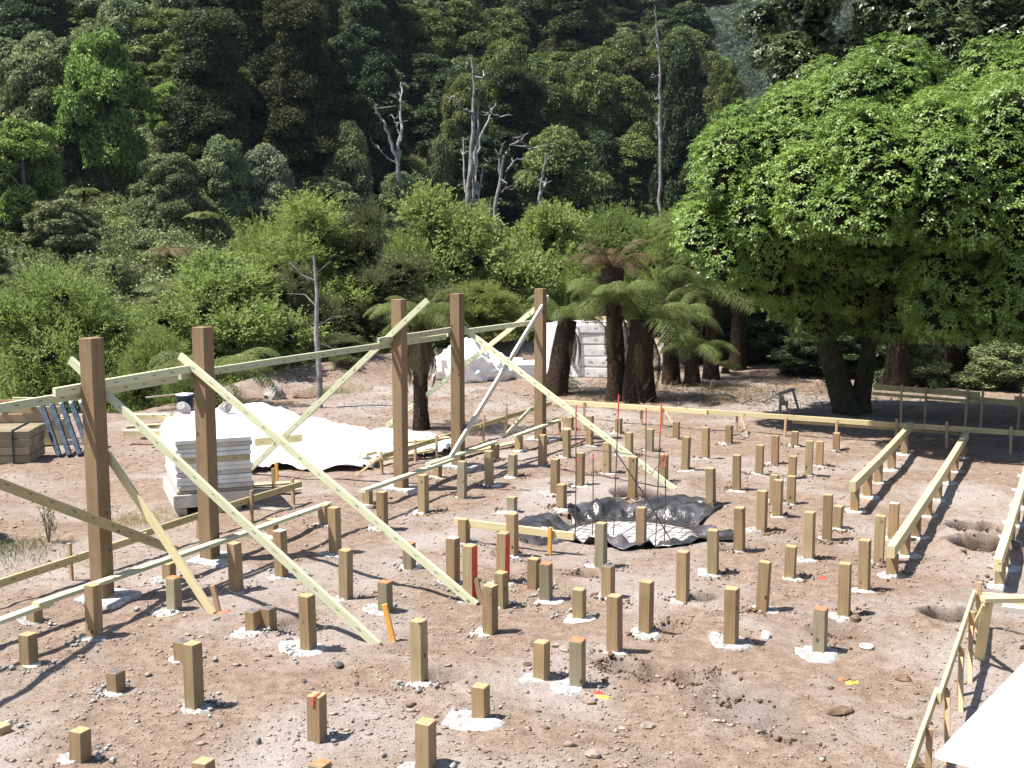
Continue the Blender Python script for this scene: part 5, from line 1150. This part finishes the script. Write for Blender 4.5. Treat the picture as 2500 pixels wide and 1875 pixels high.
def lathe(prof, seg, m, name):
    V = []; F = []
    for r, z in prof:
        for i in range(seg): a = 6.283 * i / seg; V.append((r * math.cos(a), r * math.sin(a), z))
    for k in range(len(prof) - 1):
        for i in range(seg): F.append((k * seg + i, k * seg + (i + 1) % seg, (k + 1) * seg + (i + 1) % seg, (k + 1) * seg + i))
    return np_mesh(name, [(np.array(V), np.array(F), 0, None)], [m], True)
e = empty('bucket', (-7.15, 25.7, .1), 0, 'dark blue drum with a pale cloth over its rim beside the second post', 'bucket')
new('body', lathe([(0.0, 0), (.16, 0), (.19, .34), (.2, .34), (.2, .36), (.185, .36), (.17, .03), (0, .03)], 20, M_BLUE, 'drum'), e)
new('cloth', blob('cloth', .2, M_WHITE, 3, .2, (1, .7, .16), 4), e, (0, 0, .37))
tag(board('pole', (-8.0, 25.7, .40), (-7.05, 25.7, .5), .035, .035, UP, M_GREYW), 'thin dark pole resting over the blue drum', 'pole')

# ------------------------------------------------------------------ trestle, foam sheet, sawhorse
e = empty('trestle', W(11.4, -.5), 0, 'yellow timber trestle at the right edge', 'trestle')
tr = lambda n_, a, b, h, t, nn: board(n_, a, b, h, t, nn, M_PINE, e)
tr('top_board', W(11.1, -.74, .735), W(11.9, .7, .735), .10, .045, UP)
tr('leg', W(11.15, -.70, .71), W(11.62, -.78, 0), .09, .04, D1 + R1 * .2); tr('leg', W(11.1, -.72, .70), W(12.2, -.93, .0), .05, .03, R1)
tr('leg', W(11.8, .6, .71), W(11.4, .66, 0), .09, .04, D1); tr('gusset', W(11.2, -.72, .6), W(11.35, -.75, .46), .06, .02, D1)
slp = empty('foam_sheet', W(7.42, -.72, .8), 0, 'large white foam sheet lying raised at the lower right corner', 'foam sheet')
SV = [W(7.42, -.72, .80), W(9.75, -.24, .80), W(9.3, 1.6, .80), W(7.1, 1.2, .80)]; o3 = Vector(slp.location)
me = bpy.data.meshes.new('foam_sheet'); vv = [tuple(p_ - o3) for p_ in SV] + [tuple(p_ - o3 - UP * .03) for p_ in SV]
me.from_pydata(vv, [], [(0, 1, 2, 3)[::-1], (4, 5, 6, 7), (0, 4, 5, 1)[::-1], (1, 5, 6, 2)[::-1], (2, 6, 7, 3)[::-1], (3, 7, 4, 0)[::-1]]); me.materials.append(M_WHITE); new('sheet', me, slp)
e = empty('work_bench', W(8.2, .3), 0, 'brown timber bench carrying the large white foam sheet', 'work bench')
board('top_board', W(7.55, -.42, .745), W(9.4, .15, .745), .14, .045, UP, M_PINE_O, e); board('top_board', W(7.4, .6, .745), W(9.2, 1.1, .745), .14, .045, UP, M_PINE_O, e)
for a, p_ in ((7.62, -.38), (9.3, .1), (7.5, .65), (9.1, 1.05)): board('leg', W(a, p_, .72), W(a, p_, -.05), .09, .045, R1, M_PINE_O, e)
plank(W(12.0, -.62, .42), W(12.0, -.35, .42), .12, .05, 'white foam strip lying behind the trestle at the hurdle corner', M_WHITEW, 'foam strip')
e = empty('sawhorse', (6.1, 25.9, Tz(6.1, 25.9)), .2, 'small grey sawhorse standing left of the mossy trunks', 'sawhorse')
def sh(nm, a, b, h, t, nn): 
    me = None; o = board(nm, a, b, h, t, nn, M_GREYW); o.parent = e; return o
sh('top_board', (-.26, 0, .46), (.16, .12, .56), .12, .04, (0, 0, 1))
for a, b in (((-.22, -.05, .44), (-.32, -.22, -.02)), ((-.18, .07, .45), (-.1, .2, -.02)), ((-.2, -.04, .44), (-.02, -.22, -.02)), ((.12, .08, .54), (.34, .15, -.02))): sh('leg', a, b, .05, .035, (0, 1, 0))
sh('cross_piece', (-.27, -.1, .28), (-.06, -.1, .28), .1, .02, (0, 1, 0))

# ------------------------------------------------------------------ pipes, paint marks, stones, litter
tag(new('pipe_end', lathe([(.042, -.1), (.042, .055), (.036, .055), (.036, -.1)], 20, M_PVC, 'pipe_end'), None, (2.52, 11.05 + .35, Tz(2.52, 11.4)), (.1, .1, 0)), 'white plastic pipe end sticking out left of the wet concrete puddle', 'pipe')
x, y = 3.42, 11.05; e = empty('drain_cap', (x, y, Tz(x, y) + .01), 0, 'round white gridded drain cap in the soil right of the wet concrete puddle', 'drain cap')
new('rim', lathe([(.065, 0), (.065, .014), (.052, .014), (.052, 0)], 24, M_PVC, 'rim'), e); new('centre', lathe([(.03, 0), (.03, .012), (.02, .012), (.02, 0)], 16, M_PVC, 'centre'), e)
for k in range(4): new('spoke', box_me('spoke', .035, .006, .008, M_PVC, .001), e, (.04 * math.cos(k * 1.57 + .4), .04 * math.sin(k * 1.57 + .4), .006), (0, 0, k * 1.57 + .4))
def splash(x, y, r, m, lab, seed):
    o = collar(x, y, r, m, 'sprayed_mark', None, seed, .5, .004, lumps=.5); return tag(o, lab, 'paint mark')
splash(.80, 9.78, .05, M_YEL, 'yellow sprayed spot right of the orange topped pile at the bottom', 1); splash(.74, 9.86, .045, M_RED, 'red spray speck next to the yellow spot', 2)
splash(3.05, 10.2, .055, M_YEL, 'yellow and orange sprayed spot below the wet concrete puddle', 3); splash(2.97, 10.25, .04, M_ORANGE, 'small orange spray speck beside the lower right yellow spot', 9); splash(3.0, 11.05, .06, M_RED, 'reddish spray mark right of the wet concrete puddle', 4)
splash(3.62, 13.5, .06, M_RED, 'red spray speck beside the short pale pile', 5); splash(-3.05, 12.1, .06, M_ORANGE, 'reddish spray on the soil above the short orange topped pile', 6); splash(5.3, 17.4, .09, M_ORANGE, 'faint orange spray near the left yellow bearer', 7)
for i, (x, y, r, sq, m, lab) in enumerate([(.33, 10.95, .045, (1.3, 1, .6), M_ROCK, 'left stone of the trio below the wet pit piles'), (.42, 11.1, .04, (1.2, 1, .6), M_ROCK, 'upper stone of the trio at the bottom centre'), (.5, 11.0, .045, (1.4, 1, .6), M_ROCK, 'right stone of the trio at the bottom centre'),
        (.14, 10.6, .04, (1.2, .9, .6), M_CLOD, 'brownish stone below the trio'), (3.55, 11.85, .06, (1.3, .9, .7), M_CLOD, 'brown clod above the drain cap'), (3.55, 10.35, .065, (1.2, 1, .6), M_CLOD, 'knobbly clod below the drain cap'),
        (2.75, 9.55, .085, (1.7, .7, .45), M_CLOD, 'long brown clod alone at the lower right'), (3.05, 8.55, .07, (1, 1, .7), M_CLOD, 'brown clod near the yellow profile board'), (.62, 8.65, .055, (1.2, .9, .7), M_ROCK, 'pale brown stone at the bottom right of centre'), (1.1, 9.2, .05, (1.3, .9, .6), M_ROCK, 'flat pale stone below the dug streak'),
        (-1.6, 10.55, .05, (1.4, .9, .6), M_DARKST, 'dark lump right of the white collared pile'), (-1.85, 10.15, .025, (1, 1, .8), M_DARKST, 'small dark stone below the white collared pile'), (-2.0, 8.95, .03, (.8, .8, 1), M_DARKST, 'small dark upright stone at the bottom left'), (-3.7, 9.95 + .1, .035, (1.6, .9, .6), M_ROCK, 'flat pale stone left of the grey topped stub'),
        (-3.85, 9.55, .03, (1.3, .9, .6), M_ROCK, 'pale stone at the left below the third pile'), (-3.05, 11.85, .035, (1.3, .9, .6), M_ROCKG, 'grey stone left of the short dark topped pair'), (-5.75, 28.5, .28, (1.2, .9, .85), M_ROCKG, 'large grey boulder at the edge of the bushes left of the pale trunk'), (-5.0, 28.7, .2, (1.6, .9, .5), M_CLOD, 'earthy mound of rubble right of the boulder'),
        (.35, 29.0, .07, (1.5, .9, .6), M_ROCKG, 'lone grey stone on the bare earth behind the silvery brace'), (-1.95, 7.9, .06, (1.2, 1, .6), M_CLOD, 'clod at the bottom edge left of centre'), (1.75, 7.95, .08, (1.2, 1, .6), M_CLOD, 'rough brown clod at the bottom edge right of centre'), (2.2, 11.0, .022, (1, 1, .8), M_ROCK, 'round pale stone at the foot of a middle pile')]):
    tag(new('stone', blob('stone', r, m, 2, .22, sq, i + 60), None, (x, y, Tz(x, y) + r * sq[2] * .35), (0, 0, i * 1.1)), lab, 'stone')
# gravel: far too many to count
gr = np.random.default_rng(9); n = 26000
yy = 7.5 * np.exp(gr.random(n) * math.log(34 / 7.5) * 1.0); uu = gr.uniform(-.47, .47, n); xx = uu * yy
dens_keep = gr.random(n) < np.clip(.35 + 1.6 * vnoise(xx * .9, yy * .9) + .5, .15, 1); xx = xx[dens_keep]; yy = yy[dens_keep]; n = len(xx)
s = gr.lognormal(-4.75, .45, n) * (1 + .02 * yy); s = np.clip(s, .004, .045)
base = np.array([(1, 0, 0), (-.5, .87, 0), (-.5, -.87, 0), (.1, .1, .75), (.0, -.1, -.6), (-.9, .1, .3)], float); fc = np.array([(0, 1, 3), (1, 5, 3), (5, 2, 3), (2, 0, 3), (1, 0, 4), (5, 1, 4), (2, 5, 4), (0, 2, 4)])
a = gr.random(n) * 6.28; c, s_ = np.cos(a), np.sin(a); bb = base[None] * (1 + gr.normal(0, .22, (n, 6, 3))) * s[:, None, None] * np.array([1.3, .9, .75])
X = bb[..., 0] * c[:, None] - bb[..., 1] * s_[:, None] + xx[:, None]; Y = bb[..., 0] * s_[:, None] + bb[..., 1] * c[:, None] + yy[:, None]; Z_ = bb[..., 2] + (T(xx, yy) + s * .18)[:, None]
V = np.stack([X, Y, Z_], -1).reshape(-1, 3); F = (fc[None] + (np.arange(n) * 6)[:, None, None]).reshape(-1, 3)
half = n * 5 // 6
tag(new('gravel', np_mesh('gravel', [(V[:half * 6], F[:half * 8], 0, None), (V[half * 6:], F[half * 8:] - half * 6, 1, None)], [M_ROCK, M_CLOD])), 'loose pale pebbles and crumbs of earth scattered over the site', 'gravel', kind='stuff')
P0 = np.array([(p[0], p[1]) for p in PILES] + [(h_[0], h_[1]) for h_ in HOLES]); k = 46; ang_ = gr.random((len(P0), 1)) * 6.28 + gr.normal(0, .9, (len(P0), k)); rd = .13 + np.abs(gr.normal(.06, .09, (len(P0), k)))
xx = (P0[:, :1] + rd * np.cos(ang_)).ravel(); yy = (P0[:, 1:] + rd * np.sin(ang_)).ravel(); n = len(xx); s = np.clip(gr.lognormal(-4.5, .5, n), .005, .04)
bb = base[None] * (1 + gr.normal(0, .25, (n, 6, 3))) * s[:, None, None]; V = (bb + np.stack([xx, yy, T(xx, yy) + s * .3 + .006], -1)[:, None]).reshape(-1, 3); F = (fc[None] + (np.arange(n) * 6)[:, None, None]).reshape(-1, 3)
h2 = (n // 3) * 1
tag(new('spoil_crumbs', np_mesh('spoil_crumbs', [(V[:h2 * 6], F[:h2 * 8], 0, None), (V[h2 * 6:], F[h2 * 8:] - h2 * 6, 1, None)], [M_CONC_R, M_CLOD])), 'crumbs of dug soil and spilled concrete round the pile feet', 'soil crumbs', kind='stuff')
# dead fronds and twigs on the ground behind the far profile board
n = 2600; cx = gr.choice([4.6, 5.6, 5.0, 6.3, 3.6, 7.6, 8.6, 2.0], n); cy = gr.choice([27.5, 28.4, 29.5, 30.5, 29.0], n); xx = cx + gr.normal(0, .8, n); yy = cy + gr.normal(0, .7, n)
P = np.stack([xx, yy, T(xx, yy) + gr.uniform(.005, .12, n)], -1); U = gr.normal(0, 1, (n, 3)) * np.array([1, 1, .35]); lv, lf = leaves(P, U, np.tile([0, 0, 1.], (n, 1)), gr.uniform(.08, .4, n), gr.uniform(.01, .03, n))
n2 = 5000; y2 = gr.uniform(23.5, 44, n2); x2 = gr.uniform(-.2, .5, n2) * y2; P2 = np.stack([x2, y2, T(x2, y2) + .012], -1); l2, f2 = leaves(P2, gr.normal(0, 1, (n2, 3)) * np.array([1, 1, .2]), np.tile([0, 0, 1.], (n2, 1)), gr.uniform(.05, .14, n2), gr.uniform(.02, .04, n2))
tag(new('leaf_litter', np_mesh('leaf_litter', [(lv, lf, 0, np.repeat(gr.random(n), 4)), (l2, f2, 0, np.repeat(gr.random(n2), 4))], [LM['brown']])), 'dead fronds, twigs and fallen leaves strewn on the earth under the ferns', 'leaf litter', kind='stuff')
for i, (x, y, L_, a) in enumerate([(5.9, 27.6, .8, .6), (5.4, 28.3, .9, 2.5), (6.3, 28.6, .7, 1.2), (4.2, 22.9, .55, -.5), (5.3, 27.2, .6, .1)]):
    v, f = tube([(0, 0, .03, .03), (L_ * .4, .05, .12, .024), (L_ * .75, -.04, .06, .018), (L_, .06, .16, .008)], 6, wob=.2); v2, f2 = tube([(L_ * .4, .05, .12, .018), (L_ * .6, .25, .2, .008)], 5)
    vv, ff = join_tubes([(v, f), (v2, f2)]); tag(new('fallen_branch', np_mesh('fallen_branch', [(vv, ff, 0, None)], [M_DEAD if i != 4 else M_BARK], True), None, (x, y, Tz(x, y)), (0, 0, a)), ['pale fallen branch left of the sawhorse', 'bleached crooked branch in the litter heap', 'upturned pale branch above the sawhorse', 'root like branch on the ground before the far profile board', 'grey branch lying under the ferns'][i], 'fallen branch')
# tufts of grass
def tuft(x, y, r, n, h, m, lab):
    P = np.stack([x + gr.normal(0, r, n), y + gr.normal(0, r * .8, n), np.zeros(n)], -1); P[:, 2] = T(P[:, 0], P[:, 1]) - .01
    U = gr.normal(0, .5, (n, 3)); U[:, 2] = 1; lv, lf = leaves(P, U, gr.normal(0, 1, (n, 3)), h * gr.uniform(.5, 1.2, n), h * .05); tag(new('grass_patch', np_mesh('grass_patch', [(lv, lf, 0, np.repeat(gr.random(n), 4))], [m])), lab, 'grass', kind='stuff')
STRAW = leaf_mat('straw_grass', (.25, .2, .08), (.5, .42, .2), val=0)
tuft(-6.5, 14.5, .4, 1800, .12, LM['round'], 'shaded green grass patch at the left edge'); tuft(-5.1, 16.2, .35, 1500, .09, STRAW, 'dry yellow grass left of the panel stack')
tuft(-4.6, 29.4, .35, 350, .18, LM['bright'], 'bright green weeds at the foot of the pale trunk'); tuft(5.6, 14.9 + 1.2, .12, 260, .05, STRAW, 'straw tuft between the right bearers'); tuft(1.35, 8.9, .35, 500, .035, STRAW, 'thin straw on the clay at the bottom centre right')
for x, y, r, sd in [(-6.1, 14.2, .45, 1)]: pass
e = empty('weed', (-6.0, 15.0, Tz(-6.0, 15.0)), 0, 'spindly weed growing left of the leftmost post', 'weed')
for k in range(5):
    a = k * 1.3; v, f = tube([(0, 0, -.05, .007), (.05 * math.cos(a), .05 * math.sin(a), .3, .006), (.12 * math.cos(a), .12 * math.sin(a), .5 + .08 * (k % 3), .003)], 5); new('stem', np_mesh('weed_stem', [(v, f, 0, None)], [M_BARK]), e)
C = np.array([(.04 * math.cos(k), .04 * math.sin(k), .15 + .04 * k) for k in range(11)]); lv, lf, var = puff_leaves(C, np.full(11, .08), 3500, .05, .012, .6, cull=0); new('foliage', np_mesh('weed_foliage', [(lv, lf, 0, var)], [LM['round']]), e)
plant_tree('added_shadow_bush', 'round', -7.75, 14.7, 1.5, .95, 'unseen leafy bush added beyond the left edge to shade the grass patch', 'bush')  # out of view, added to cast the shade over the grass

# ------------------------------------------------------------------ air
hz, nt, out = mat('haze'); pv = N(nt, 'ShaderNodeVolumePrincipled'); pv.inputs['Color'].default_value = (.72, .84, 1., 1); pv.inputs['Density'].default_value = HAZE; pv.inputs['Anisotropy'].default_value = .2
nt.links.new(pv.outputs[0], out.inputs['Volume'])
if HAZE > 0:
    me = box_me('haze', 1000, 900, 260, hz, 0); tag(new('haze', me, None, (60, 330, 120)), kind='stuff')
